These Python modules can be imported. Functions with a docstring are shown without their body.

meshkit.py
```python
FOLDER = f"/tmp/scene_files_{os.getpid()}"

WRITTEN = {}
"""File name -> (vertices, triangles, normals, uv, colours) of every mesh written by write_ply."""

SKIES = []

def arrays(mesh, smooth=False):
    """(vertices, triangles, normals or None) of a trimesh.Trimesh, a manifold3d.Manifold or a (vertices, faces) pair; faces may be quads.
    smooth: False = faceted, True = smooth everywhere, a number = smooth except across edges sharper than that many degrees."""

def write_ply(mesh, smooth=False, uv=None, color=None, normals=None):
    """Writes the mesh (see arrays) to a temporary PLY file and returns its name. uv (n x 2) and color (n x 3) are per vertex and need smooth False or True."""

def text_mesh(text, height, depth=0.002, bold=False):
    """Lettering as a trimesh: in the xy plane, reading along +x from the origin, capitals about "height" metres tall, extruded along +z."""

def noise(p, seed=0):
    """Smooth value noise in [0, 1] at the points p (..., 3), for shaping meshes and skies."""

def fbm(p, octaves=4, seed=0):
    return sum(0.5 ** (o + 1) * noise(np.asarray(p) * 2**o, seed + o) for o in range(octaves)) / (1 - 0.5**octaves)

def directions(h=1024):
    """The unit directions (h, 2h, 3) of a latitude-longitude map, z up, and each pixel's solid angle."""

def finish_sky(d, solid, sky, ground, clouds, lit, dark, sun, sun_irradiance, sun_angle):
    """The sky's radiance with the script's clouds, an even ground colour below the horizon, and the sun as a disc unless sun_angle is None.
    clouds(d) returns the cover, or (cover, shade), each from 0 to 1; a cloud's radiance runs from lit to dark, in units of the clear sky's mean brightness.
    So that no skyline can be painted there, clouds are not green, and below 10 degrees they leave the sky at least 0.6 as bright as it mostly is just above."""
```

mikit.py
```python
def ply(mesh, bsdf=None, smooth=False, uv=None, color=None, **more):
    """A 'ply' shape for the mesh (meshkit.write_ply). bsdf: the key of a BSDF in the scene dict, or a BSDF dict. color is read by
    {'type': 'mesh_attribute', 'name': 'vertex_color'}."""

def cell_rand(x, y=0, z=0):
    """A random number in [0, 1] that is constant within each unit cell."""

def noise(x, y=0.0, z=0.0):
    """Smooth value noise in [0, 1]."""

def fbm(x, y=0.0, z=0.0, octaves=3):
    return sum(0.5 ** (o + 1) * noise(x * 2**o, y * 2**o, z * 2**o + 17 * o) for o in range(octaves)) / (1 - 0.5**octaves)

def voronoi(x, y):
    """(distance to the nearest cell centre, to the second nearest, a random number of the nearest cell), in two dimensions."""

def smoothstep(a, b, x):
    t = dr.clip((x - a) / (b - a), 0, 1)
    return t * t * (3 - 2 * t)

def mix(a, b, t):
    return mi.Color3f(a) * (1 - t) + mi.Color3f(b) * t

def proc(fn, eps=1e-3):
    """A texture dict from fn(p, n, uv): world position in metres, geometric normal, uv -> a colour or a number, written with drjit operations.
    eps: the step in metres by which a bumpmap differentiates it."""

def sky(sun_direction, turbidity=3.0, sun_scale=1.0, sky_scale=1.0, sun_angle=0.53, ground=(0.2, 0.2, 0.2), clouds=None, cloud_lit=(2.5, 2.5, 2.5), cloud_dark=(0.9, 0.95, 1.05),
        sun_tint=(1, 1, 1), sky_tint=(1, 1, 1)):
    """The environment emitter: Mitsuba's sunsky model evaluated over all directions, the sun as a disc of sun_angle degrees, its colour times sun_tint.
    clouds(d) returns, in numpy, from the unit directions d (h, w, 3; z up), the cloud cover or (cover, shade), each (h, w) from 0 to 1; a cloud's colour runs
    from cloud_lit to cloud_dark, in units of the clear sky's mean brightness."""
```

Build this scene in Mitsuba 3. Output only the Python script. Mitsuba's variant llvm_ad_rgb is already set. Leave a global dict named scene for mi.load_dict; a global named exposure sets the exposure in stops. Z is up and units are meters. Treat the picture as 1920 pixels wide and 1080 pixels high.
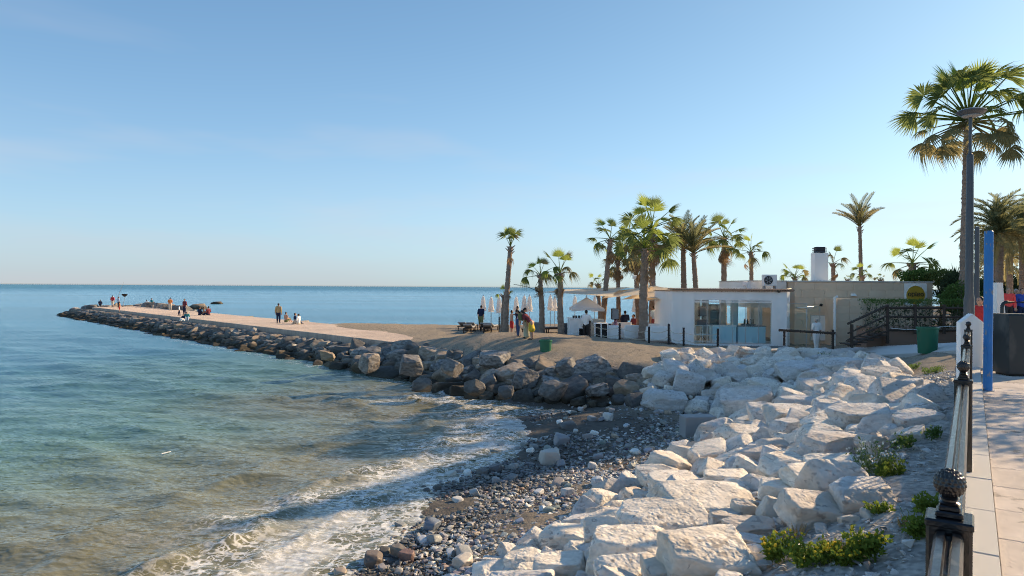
import math, numpy as np, trimesh, mitsuba as mi, drjit as dr, mikit, meshkit
import manifold3d as m3
from manifold3d import Manifold, CrossSection
from scipy.interpolate import RBFInterpolator, RegularGridInterpolator
from scipy.spatial import cKDTree
from mikit import noise, fbm, smoothstep, mix
T = mi.ScalarTransform4f
scene, labels = {}, {}

# ---------------------------------------------------------------- camera, sky, exposure
EYE = np.array([0.0, 0.0, 4.7])            # metres above the sea
FOV, ROLL, PITCH = 73.74, math.radians(0.36), math.radians(-0.06)
FWD = np.array([0, math.cos(PITCH), math.sin(PITCH)])
RIGHT0 = np.array([1.0, 0, 0]); UP0 = np.cross(RIGHT0, FWD)
RIGHT = math.cos(ROLL) * RIGHT0 + math.sin(ROLL) * UP0
UP = np.cross(RIGHT, FWD)
FPX = 960 / math.tan(math.radians(FOV / 2))
scene['camera'] = {'type': 'perspective', 'fov': FOV, 'near_clip': 0.05, 'far_clip': 60000.0,
                   'to_world': T().look_at(origin=EYE.tolist(), target=(EYE + FWD).tolist(), up=UP.tolist())}
SUN_AZ, SUN_EL = math.radians(61), math.radians(26.5)      # right of the view axis
SUN = (math.sin(SUN_AZ) * math.cos(SUN_EL), math.cos(SUN_AZ) * math.cos(SUN_EL), math.sin(SUN_EL))
def haze_veil(d):                          # thin milky veil above the sea and a few faint streaks
    el = np.degrees(np.arcsin(np.clip(d[..., 2], -1, 1))); az = np.arctan2(d[..., 0], d[..., 1])
    q = np.stack([az * 2.2, el * 0.16, az * 0], -1); n = meshkit.fbm(q, 4, 3)
    streak = np.clip((meshkit.fbm(np.stack([az * 3.1 + el * .05, el * 0.33, az * 0 + 5], -1), 5, 8) - .55) / .25, 0, 1) * np.exp(-((el - 9) / 9) ** 2)
    return np.clip(0.58 * np.exp(-np.maximum(el, 0) / 6.0) * (0.55 + 0.9 * n) + 0.22 * streak, 0, .7), np.clip(1.2 - el / 5, 0, 1)
scene['sky'] = mikit.sky(SUN, turbidity=2.5, sun_tint=(0.85, 0.81, 0.765), sky_tint=(0.69, 0.80, 0.835), ground=(0.22, 0.25, 0.28), clouds=haze_veil, cloud_lit=(1.9, 1.85, 1.95), cloud_dark=(1.62, 1.6, 1.72))
exposure = 2.66

# ---------------------------------------------------------------- helpers
def ray(px, py):
    d = FWD * FPX + RIGHT * (px - 960) - UP * (py - 540)
    return d / d[1]                        # one metre of depth (+y)
def at(px, py, Y): return EYE + ray(px, py) * Y
def on(px, py, z):                         # the pixel's point on the level z
    d = ray(px, py); return EYE + d * ((z - EYE[2]) / d[2])
PX = lambda px, Y: px * Y / FPX            # pixels to metres at depth Y
US, UT = np.array([0.559, 0.829]), np.array([-0.829, 0.559])    # along the promenade railing; towards the sea
RAIL0 = np.array([-0.05, 0.036])
def st(s, t, z=None):
    p = RAIL0 + US * s + UT * t
    return p if z is None else np.array([p[0], p[1], z])
def to_st(x, y):
    d = np.stack([np.asarray(x) - RAIL0[0], np.asarray(y) - RAIL0[1]], -1)
    return d @ US, d @ UT
def rng(seed): return np.random.default_rng(seed)

def free(key):
    if key not in scene and key not in labels: return key
    n = 1
    while f'{key}_{n:03d}' in scene or f'{key}_{n:03d}' in labels: n += 1
    return f'{key}_{n:03d}'
def put(name, mesh, bsdf, parent=None, smooth=False, label=None, kind=None, to_world=None, uv=None, color=None):
    key = free(f'{parent}__{name}' if parent else name)
    scene[key] = mesh_dict = dict(mesh) if isinstance(mesh, dict) else mikit.ply(mesh, bsdf, smooth, uv=uv, color=color)
    if to_world is not None: mesh_dict['to_world'] = to_world
    e = {}
    if label: e['label'] = label
    if kind: e['kind'] = kind
    if e: labels[key] = e
    return key
def thing(name, label, category, group=None):
    key = free(name); labels[key] = {'label': label, 'category': category}
    if group: labels[key]['group'] = group
    return key
def single(name, mesh, bsdf, label, category, group=None, **kw):
    key = put(name, mesh, bsdf, **kw); labels[key] = {'label': label, 'category': category}
    if group: labels[key]['group'] = group
    return key
def structure(name, mesh, bsdf, **kw): return put(name, mesh, bsdf, kind='structure', **kw)

def tm(man):
    m = man.to_mesh(); return trimesh.Trimesh(np.array(m.vert_properties[:, :3]), np.array(m.tri_verts), process=False)
def cat(*ms):
    ms = [tm(m) if hasattr(m, 'to_mesh') else m for m in ms]
    return trimesh.util.concatenate(ms)
def box(x0, x1, y0, y1, z0, z1): return Manifold.cube([x1 - x0, y1 - y0, z1 - z0]).translate([x0, y0, z0])
def cbox(w, d, h, ch=0.01):                # chamfered box standing on z = 0
    ch = min(ch, w / 3, d / 3, h / 3)
    pts = [(sx * (w / 2 - a), sy * (d / 2 - b), h / 2 + sz * (h / 2 - c)) for sx in (-1, 1) for sy in (-1, 1) for sz in (-1, 1)
           for a, b, c in ((ch, ch, 0), (ch, 0, ch), (0, ch, ch))]
    return Manifold.hull_points(np.array(pts))
def hull(pts): return Manifold.hull_points(np.asarray(pts, float))
_ico = {k: np.array(trimesh.creation.icosphere(subdivisions=k).vertices) for k in (0, 1, 2)}
def bone(a, b, ra, rb, k=1): return hull(np.vstack([np.asarray(a) + _ico[k] * ra, np.asarray(b) + _ico[k] * rb]))
def tube(points, radii, sides=10, cap=True):
    p = np.asarray(points, float); r = np.broadcast_to(np.asarray(radii, float), (len(p),))
    t = np.gradient(p, axis=0); t /= np.linalg.norm(t, axis=1, keepdims=True)
    ref = np.array([0, 0, 1.0]) if abs(t[0, 2]) < 0.9 else np.array([1.0, 0, 0])
    a = np.cross(t, ref); a /= np.linalg.norm(a, axis=1, keepdims=True); b = np.cross(t, a)
    g = np.arange(sides) * 2 * np.pi / sides
    v = (p[:, None] + r[:, None, None] * (np.cos(g)[None, :, None] * a[:, None] + np.sin(g)[None, :, None] * b[:, None])).reshape(-1, 3)
    f = []
    for i in range(len(p) - 1):
        for j in range(sides):
            q = [i * sides + j, i * sides + (j + 1) % sides, (i + 1) * sides + (j + 1) % sides, (i + 1) * sides + j]
            f += [[q[0], q[2], q[1]], [q[0], q[3], q[2]]]
    if cap:
        n = len(v); v = np.vstack([v, p[0], p[-1]]); e = (len(p) - 1) * sides
        for j in range(sides):
            f += [[n, j, (j + 1) % sides], [n + 1, e + (j + 1) % sides, e + j]]
    m = trimesh.Trimesh(v, np.array(f), process=False)
    if cap: m.fix_normals()
    return m
def lathe(profile, n=32): return trimesh.creation.revolve(np.array(profile, float), sections=n)
def rotz(m, a): m = m.copy(); m.apply_transform(trimesh.transformations.rotation_matrix(a, [0, 0, 1])); return m
def moved(m, p, a=0.0, s=1.0):
    m = tm(m) if hasattr(m, 'to_mesh') else m.copy()
    M = trimesh.transformations.rotation_matrix(a, [0, 0, 1]) @ np.diag([s, s, s, 1.0]); M[:3, 3] = p
    m.apply_transform(M); return m
def grid(xs, ys, zf):
    X, Y = np.meshgrid(xs, ys); v = np.stack([X, Y, zf], -1).reshape(-1, 3)
    i, j = np.meshgrid(np.arange(len(ys) - 1), np.arange(len(xs) - 1), indexing='ij'); a = (i * len(xs) + j).ravel()
    q = np.stack([a, a + 1, a + len(xs) + 1, a + len(xs)], -1)
    return v, np.vstack([q[:, [0, 1, 2]], q[:, [0, 2, 3]]])
def spaced(lo, f0, f1, hi, step, grow):    # coordinates: fine from f0 to f1, growing outside
    mid = list(np.arange(f0, f1, step)); a, d = [], step
    x = mid[-1]
    while x < hi: d *= grow; x += d; mid.append(x)
    x, d = f0, step
    while x > lo: d *= grow; x -= d; a.append(x)
    return np.array(a[::-1] + mid)

# ---------------------------------------------------------------- materials (each once)
def principled(color, rough=0.6, spec=0.4, **kw):
    c = color if isinstance(color, dict) else {'type': 'rgb', 'value': list(color)}
    return {'type': 'principled', 'base_color': c, 'roughness': rough, 'specular': spec, **kw}
def bsdf(name, inner, bump=None, scale=1.0, eps=1e-3, two=True):
    if bump is not None: inner = {'type': 'bumpmap', 'nested': inner, 'arbitrary': mikit.proc(bump, eps), 'scale': scale}
    scene[name] = {'type': 'twosided', 'nested': inner} if two else inner
    return name
def vcol(): return {'type': 'mesh_attribute', 'name': 'vertex_color'}
def flat(name, color, rough=0.6, spec=0.35, **kw): return bsdf('mat_' + name, principled(color, rough, spec, **kw))

def rock_bump(p, n, uv):
    return fbm(p.x * 5, p.y * 5, p.z * 5, 4) * 0.7 + fbm(p.x * 31, p.y * 31, p.z * 31, 2) * 0.3
def white_rock(p, n, uv):
    a = fbm(p.x * 1.7, p.y * 1.7, p.z * 2.4, 3); b = fbm(p.x * 9 + 5, p.y * 9, p.z * 14, 3); c = noise(p.x * 0.9 + 31, p.y * 0.9, p.z * 0.9)
    base = mix((0.60, 0.59, 0.58), (0.81, 0.745, 0.65), smoothstep(0.15, 0.85, uv.x * 0.75 + a * 0.35))
    base = base * (0.80 + 0.26 * smoothstep(0.2, 0.8, b)) * (0.90 + 0.2 * noise(p.x * 43, p.y * 43, p.z * 43))
    pits = smoothstep(0.58, 0.74, fbm(p.x * 17, p.y * 17, p.z * 17 + 4, 2)) * smoothstep(0.4, 0.65, noise(p.x * 2.3, p.y * 2.3, p.z * 2.3 + 8))
    rust = smoothstep(0.60, 0.76, c * 0.6 + a * 0.45) * smoothstep(0.35, 0.6, b) * (0.25 + 0.75 * uv.y)
    base = mix(base, (0.52, 0.42, 0.32), smoothstep(0.46, 0.74, fbm(p.x * 0.8 + 7, p.y * 0.8, p.z * 3.1, 2)) * 0.55)
    vein = smoothstep(0.025, 0.0, dr.abs(a - 0.5)) * 0.12
    base = mix(base, (0.38, 0.22, 0.12), rust * 0.75)
    crack = smoothstep(0.012, 0.003, dr.abs(fbm(p.x * 2.1 + 3, p.y * 2.1, p.z * 3.7 + 2, 3) - 0.5)) * smoothstep(0.4, 0.6, b)
    return mix(mix(base, (0.25, 0.21, 0.18), dr.maximum(pits * 0.65, crack * 0.55)), (0.86, 0.83, 0.80), vein)
def dark_rock(p, n, uv):
    a = fbm(p.x * 1.5, p.y * 1.5, p.z * 2.2, 3); b = fbm(p.x * 8, p.y * 8, p.z * 12, 3)
    base = mix((0.125, 0.121, 0.118), (0.33, 0.25, 0.175), smoothstep(0.3, 0.9, uv.x * 0.9 + (a - 0.5) * 0.9))
    base = mix(base, (0.37, 0.36, 0.35), uv.y * smoothstep(0.1, 0.9, b))
    base = base * (0.6 + 0.8 * b)
    wet = smoothstep(0.85, 0.25, p.z + (a - 0.5) * 0.5)                     # damp, algae-dark band at the tide line
    return mix(base, base * mi.Color3f(0.30, 0.28, 0.22), wet)
bsdf('mat_white_rock', principled(mikit.proc(white_rock), 0.82, 0.25), rock_bump, 0.055, 4e-3)
bsdf('mat_dark_rock', principled(mikit.proc(dark_rock), 0.68, 0.3), rock_bump, 0.03, 4e-3)
bsdf('mat_pebble', principled(vcol(), 0.5, 0.4))
def ground_color(p, n, uv):                # uv.x: 0 wet shore .. 1 dry; uv.y: 1 where it is gravel
    a = fbm(p.x * 0.5, p.y * 0.5, 0, 3); b = fbm(p.x * 7, p.y * 7, 2, 3); c = noise(p.x * 26, p.y * 26, 5)
    sand = mix((0.20, 0.17, 0.135), (0.40, 0.33, 0.25), a * 0.5 + b * 0.6) * (0.72 + 0.5 * c)
    sand = mix(sand, (0.09, 0.08, 0.07), smoothstep(0.60, 0.78, b) * smoothstep(0.4, 0.62, a) * 0.8)   # patches of dark shingle
    gravel = mix((0.25, 0.235, 0.215), (0.50, 0.47, 0.43), b * 0.7 + c * 0.35) * (0.7 + 0.5 * c)
    col = mix(sand, gravel, uv.y)
    return mix(mix((0.085, 0.08, 0.07), (0.145, 0.13, 0.115), b), col, uv.x)
def ground_bump(p, n, uv): return fbm(p.x * 9, p.y * 9, 1, 3) * 0.6 + fbm(p.x * 37, p.y * 37, 3, 2) * 0.4
bsdf('mat_ground', principled(mikit.proc(ground_color), 0.9, 0.15), ground_bump, 0.035, 4e-3)
def paving(p, n, uv):
    a = fbm(p.x * 1.2, p.y * 1.2, p.z, 3); b = fbm(p.x * 14, p.y * 14, p.z * 14, 2)
    spots = smoothstep(0.70, 0.80, noise(p.x * 5.5, p.y * 5.5, 3)) * smoothstep(0.45, 0.7, b)
    c = mix((0.44, 0.385, 0.35), (0.62, 0.545, 0.49), a * 0.6 + b * 0.5)
    return mix(c * (0.80 + 0.25 * uv.x) * (0.78 + 0.4 * fbm(p.x * 3.1, p.y * 3.1, 6, 3)), (0.14, 0.12, 0.10), spots * 0.7)
bsdf('mat_paving', principled(mikit.proc(paving), 0.75, 0.25), lambda p, n, uv: fbm(p.x * 45, p.y * 45, p.z * 45, 2), 0.006, 2e-3)
def deck(p, n, uv):
    a = fbm(p.x * 0.35, p.y * 0.35, 0, 3); b = fbm(p.x * 3.5, p.y * 3.5, 4, 3)
    return mix((0.30, 0.235, 0.195), (0.56, 0.455, 0.375), a * 0.6 + b * 0.5) * (0.86 + 0.28 * noise(p.x * 11, p.y * 11, 2))
bsdf('mat_pier', principled(mikit.proc(deck), 0.85, 0.2))
def cladding(p, n, uv):
    a = fbm(p.x * 1.1, p.z * 1.3, p.y, 3); b = fbm(p.x * 10, p.z * 16, p.y * 10, 2)
    return mix((0.62, 0.47, 0.34), (0.82, 0.66, 0.49), 0.35 * uv.x + a * 0.4 + b * 0.35)
bsdf('mat_cladding', principled(mikit.proc(cladding), 0.8, 0.2), lambda p, n, uv: fbm(p.x * 30, p.y * 30, p.z * 30, 2), 0.004, 2e-3)
def plaster(p, n, uv):
    a = fbm(p.x * 0.9, p.y * 0.9, p.z * 0.6, 3); s = noise(p.x * 6, p.y * 6, p.z * 0.7)
    return mix((0.76, 0.75, 0.73), (0.93, 0.93, 0.92), a * 0.7 + s * 0.5)
bsdf('mat_plaster', principled(mikit.proc(plaster), 0.8, 0.2))
def bark(p, n, uv):
    a = noise(p.x * 3, p.y * 3, p.z * 9); b = fbm(p.x * 22, p.y * 22, p.z * 7, 2)
    return mix((0.17, 0.125, 0.10), (0.44, 0.33, 0.26), a * 0.45 + b * 0.6)
bsdf('mat_bark', principled(mikit.proc(bark), 0.9, 0.15), lambda p, n, uv: fbm(p.x * 16, p.y * 16, p.z * 10, 2), 0.03, 4e-3)
def leaf(name, base, trans, rough=0.45):
    # thin leaf: light passes through it
    scene['mat_' + name] = {'type': 'principledthin', 'base_color': {'type': 'rgb', 'value': list(base)}, 'roughness': rough, 'spec_trans': 0.0, 'diff_trans': trans, 'eta': 1.4}
    return 'mat_' + name
LEAF_GREEN = leaf('leaf_green', (0.20, 0.25, 0.085), 1.15)
LEAF_BRIGHT = leaf('leaf_bright', (0.32, 0.39, 0.09), 1.2)
LEAF_OLIVE = leaf('leaf_olive', (0.31, 0.27, 0.13), 1.05)
LEAF_DEAD = leaf('leaf_dead', (0.36, 0.25, 0.15), 0.8, 0.7)
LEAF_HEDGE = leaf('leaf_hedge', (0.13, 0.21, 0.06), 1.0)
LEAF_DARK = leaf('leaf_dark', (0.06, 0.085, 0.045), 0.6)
LEAF_FEATHER = leaf('leaf_feather', (0.22, 0.235, 0.12), 1.05)
def metal_paint(p, n, uv):
    a = fbm(p.x * 18, p.y * 18, p.z * 18, 3); return mix((0.008, 0.008, 0.010), (0.035, 0.028, 0.022), smoothstep(0.58, 0.8, a))
bsdf('mat_black_paint', principled(mikit.proc(metal_paint), 0.22, 0.7), lambda p, n, uv: fbm(p.x * 60, p.y * 60, p.z * 60, 3), 0.0018, 1e-3)
def wood(p, n, uv): return mix((0.045, 0.032, 0.026), (0.09, 0.064, 0.05), fbm(p.x * 5, p.y * 5, p.z * 40, 3))
bsdf('mat_dark_wood', principled(mikit.proc(wood), 0.7, 0.3))
flat('white', (0.88, 0.88, 0.86), 0.5); flat('canvas', (0.72, 0.69, 0.64), 0.9, 0.1); flat('black', (0.02, 0.02, 0.022), 0.5)
flat('grey', (0.28, 0.29, 0.30), 0.6); flat('lamp_grey', (0.055, 0.07, 0.09), 0.38, 0.5); bsdf('mat_blue_paint', principled(mikit.proc(lambda p, n, uv: mix(mi.Color3f(0.015, 0.17, 0.48) * (0.8 + 0.35 * fbm(p.x * 6, p.y * 6, p.z * 2.5, 3)), (0.22, 0.24, 0.26), smoothstep(0.66, 0.74, fbm(p.x * 23, p.y * 23, p.z * 9, 3)))), 0.45, 0.5))
flat('green_plastic', (0.01, 0.13, 0.07), 0.45, 0.5); bsdf('mat_bin_dark', principled(mikit.proc(lambda p, n, uv: mix((0.014, 0.024, 0.030), (0.06, 0.065, 0.065), smoothstep(0.5, 0.8, fbm(p.x * 5, p.y * 5, p.z * 2.2, 4)))), 0.5, 0.5)); flat('concrete', (0.52, 0.505, 0.48), 0.85, 0.2)
flat('steel', (0.55, 0.56, 0.57), 0.35, 0.5, metallic=0.8); flat('tile', (0.36, 0.24, 0.17), 0.8, 0.2); flat('sign_yellow', (0.50, 0.32, 0.035), 0.6)
flat('sail', (0.66, 0.56, 0.42), 0.95, 0.05); flat('brick', (0.30, 0.19, 0.14), 0.85, 0.2); flat('hair_dark', (0.025, 0.018, 0.014), 0.6); flat('hair_grey', (0.42, 0.40, 0.38), 0.6)
flat('hair_fair', (0.30, 0.20, 0.10), 0.6); flat('skin', (0.50, 0.30, 0.21), 0.55); flat('skin_tan', (0.34, 0.19, 0.12), 0.55)
flat('cream', (0.66, 0.58, 0.46), 0.7); flat('blue_grey', (0.52, 0.70, 0.78), 0.35)
scene['mat_glass'] = {'type': 'thindielectric', 'int_ior': 1.5, 'specular_transmittance': {'type': 'rgb', 'value': [0.84, 0.96, 0.97]}}
scene['mat_sail'] = {'type': 'principledthin', 'base_color': {'type': 'rgb', 'value': [0.80, 0.70, 0.55]}, 'roughness': 0.9, 'diff_trans': 0.7}
scene['mat_canvas'] = {'type': 'principledthin', 'base_color': {'type': 'rgb', 'value': [0.88, 0.86, 0.84]}, 'roughness': 0.9, 'diff_trans': 0.6}
# ---------------------------------------------------------------- terrain
C = []
PROFILE = [(-14, 2.3), (-6, 2.3), (-0.6, 2.6), (0.2, 2.82), (0.9, 2.5), (1.6, 2.2), (2.5, 1.85), (4.0, 1.2), (5.5, 0.62), (6.5, 0.42), (9, 0.24), (11.3, 0.04), (13, -0.2), (16, -0.7), (24, -1.6)]
for s in (-10, -4, 2, 7, 12, 17):
    sh = float(np.interp(s, [7, 12, 17], [-2.8, -1.2, -0.3]))
    for t, z in PROFILE: C.append((*st(s, t + sh * min(1, max(0, (t - 6) / 2.5))), z))
for s, t, z in [(21, 0.3, 2.55), (21, 2, 2.1), (21, 4, 1.55), (21, 6, .75), (21, 7.2, .4), (22, 10, .28), (22, 13, .05), (22, 15.5, -.2), (22, 19, -.7), (26, 0, 2.5), (26, 1.8, 2.2), (32, 0, 2.45), (32, -8, 2.4), (45, -8, 2.4), (60, -4, 2.6), (26, -8, 2.4), (80, -6, 2.6), (100, -6, 2.6)]:
    C.append((*st(s, t), z))
for px, py, z in [(1210, 765, .42), (1350, 765, .5), (1280, 700, 1.25), (1250, 662, 1.72), (1400, 662, 1.75), (1550, 662, 1.6), (1680, 676, 2.15), (1740, 668, 2.2), (1600, 657, 1.5), (1500, 657, 1.5),
                  (1400, 700, 1.4), (1550, 700, 1.72), (1450, 740, 1.1),
                  (1240, 690, 1.55), (1180, 676, 1.6), (1080, 668, 1.62), (1000, 664, 1.62), (930, 656, 1.62), (870, 650, 1.62), (800, 648, 1.45),
                  (1130, 748, .3), (1040, 752, .22), (950, 752, .08), (880, 752, -.05), (820, 742, -.2), (760, 730, -.4), (1060, 770, .2), (980, 775, .05), (1110, 715, .95), (1000, 708, .9), (900, 700, .75), (820, 690, .6)]:
    C.append(tuple(on(px, py, z)))
for x, y, z in [(-6, 44, 1.45), (-2, 42, 1.6), (4, 42, 1.65), (10, 38, 1.62), (15, 40, 1.55), (20, 38, 1.8), (-13, 54, 1.4), (-6, 52, 1.55), (2, 54, 1.6), (12, 52, 1.65), (25, 52, 1.9), (-18, 61, 1.2), (-10, 62, 1.25), (0, 62, 1.3), (12, 62, 1.5),
                (-22, 74, .1), (-12, 75, .1), (0, 76, .1), (14, 78, .2), (30, 84, .3), (-24, 84, -1), (-10, 88, -1.1), (4, 90, -1.1), (20, 94, -1.1), (45, 104, .4), (40, 114, -1), (70, 140, .4), (60, 150, -1), (120, 110, 2.6), (120, 60, 2.6), (90, 30, 2.6), (60, 10, 2.5), (120, 0, 2.6), (150, 200, .5), (30, -10, 2.5),
                (-22, 46, -1.6), (-30, 60, -1.6), (-14, 38, -1.2), (-8, 34, -.8), (-28, 78, -1.4), (-36, 90, -2), (-50, 70, -2.2), (-60, 110, -2.2), (-40, 40, -2.5), (-50, 20, -2.5), (-25, 25, -2), (-30, 8, -2), (-10, 26, -.9), (-70, 130, -2.4), (-20, 120, -2.4), (0, 140, -2.4)]:
    C.append((x, y, z))
C = np.array(C)
_rbf = RBFInterpolator(C[:, :2], C[:, 2], kernel='thin_plate_spline', smoothing=0.35, neighbors=60)
gx, gy = spaced(-70, -14, 22, 160, 0.5, 1.12), spaced(-12, 2, 46, 210, 0.5, 1.12)
_GX, _GY = np.meshgrid(gx, gy, indexing='ij')
_H = _rbf(np.stack([_GX.ravel(), _GY.ravel()], -1)).reshape(_GX.shape)
_H = np.clip(_H, -3, 3.0)
_s, _t = to_st(_GX, _GY)
_H = np.where((_s < 19) & (_t < 0.4), np.minimum(_H, 2.86), _H)
_hi = RegularGridInterpolator((gx, gy), _H, bounds_error=False, fill_value=None)
def Z(x, y):
    r = _hi(np.stack([np.clip(np.asarray(x, float), gx[0], gx[-1]), np.clip(np.asarray(y, float), gy[0], gy[-1])], -1)); return float(r) if np.ndim(r) == 0 or r.size == 1 else r
def ground(px, py, lift=0.0):              # where the pixel's ray meets the ground
    d = ray(px, py); Y = np.concatenate([np.arange(2.5, 60, 0.05), np.arange(60, 140, 0.5)])
    p = EYE + d * Y[:, None]; g = np.maximum(Z(p[:, 0], p[:, 1]), 0.0) + lift
    k = np.nonzero(p[:, 2] <= g)[0]
    return p[k[0]] if len(k) else p[-1]
# beach shoreline points, for the distance to the swash
_q = np.array([st(s, t) for s in np.arange(-10, 30, 0.2) for t in np.arange(6, 22, 0.1)]); _qz = Z(_q[:, 0], _q[:, 1])
SHORE = _q[np.abs(_qz - 0.03) < 0.02]; SHORE = SHORE[(SHORE[:, 1] < 28.5)]
SHORE_TREE = cKDTree(SHORE)
PIER_A, PIER_D = np.array([-6.3, 40.0]), np.array([-0.675, 0.738]); PIER_D /= np.linalg.norm(PIER_D)
PIER_N = np.array([-PIER_D[1], PIER_D[0]]) * np.array([1, 1]); PIER_N = np.array([-0.738, -0.675]) / math.hypot(.738, .675)   # towards the bay in front
def pier(u, q): return PIER_A + PIER_D * u + PIER_N * q         # u along the pier, q out from its front edge
def to_pier(x, y):
    d = np.stack([np.asarray(x) - PIER_A[0], np.asarray(y) - PIER_A[1]], -1); return d @ PIER_D, d @ PIER_N
PIER_LEN, PIER_W, DECK_Z = 86.0, 6.4, 1.38

tx, ty = spaced(-60, -9, 19, 150, 0.16, 1.13), spaced(-8, 2, 37, 200, 0.16, 1.10)
X, Y = np.meshgrid(tx, ty); zz = Z(X.ravel(), Y.ravel()).reshape(X.shape)
P3 = np.stack([X, Y, X * 0], -1)
s_, t_ = to_st(X, Y)
gravel = np.clip((3.6 - t_) / 1.2, 0, 1) * np.clip((24 - s_) / 4, 0, 1) * (t_ > -1)
zz = zz + (meshkit.fbm(P3 * 0.7, 3, 3) - 0.5) * 0.16 * (zz > -0.3) + (meshkit.fbm(P3 * 3.1, 3, 5) - 0.5) * (0.05 + 0.02 * gravel) + (meshkit.fbm(P3 * 1.6, 2, 9) - 0.5) * 0.07 * gravel
bank = np.clip((t_ - 1.2) / 1.0, 0, 1) * np.clip((np.where(s_ < 20, 6.2, 9.5) - t_) / 1.2, 0, 1) * np.clip((36 - s_) / 3, 0, 1) * (zz > .4) * (Y < 31)
zz = zz - 0.24 * bank
dry = np.clip((zz - 0.22) / 0.35, 0, 1)
v, f = grid(tx, ty, zz)
structure('ground', (v, f), 'mat_ground', smooth=True, uv=np.stack([dry.ravel(), gravel.ravel()], -1))

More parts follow.
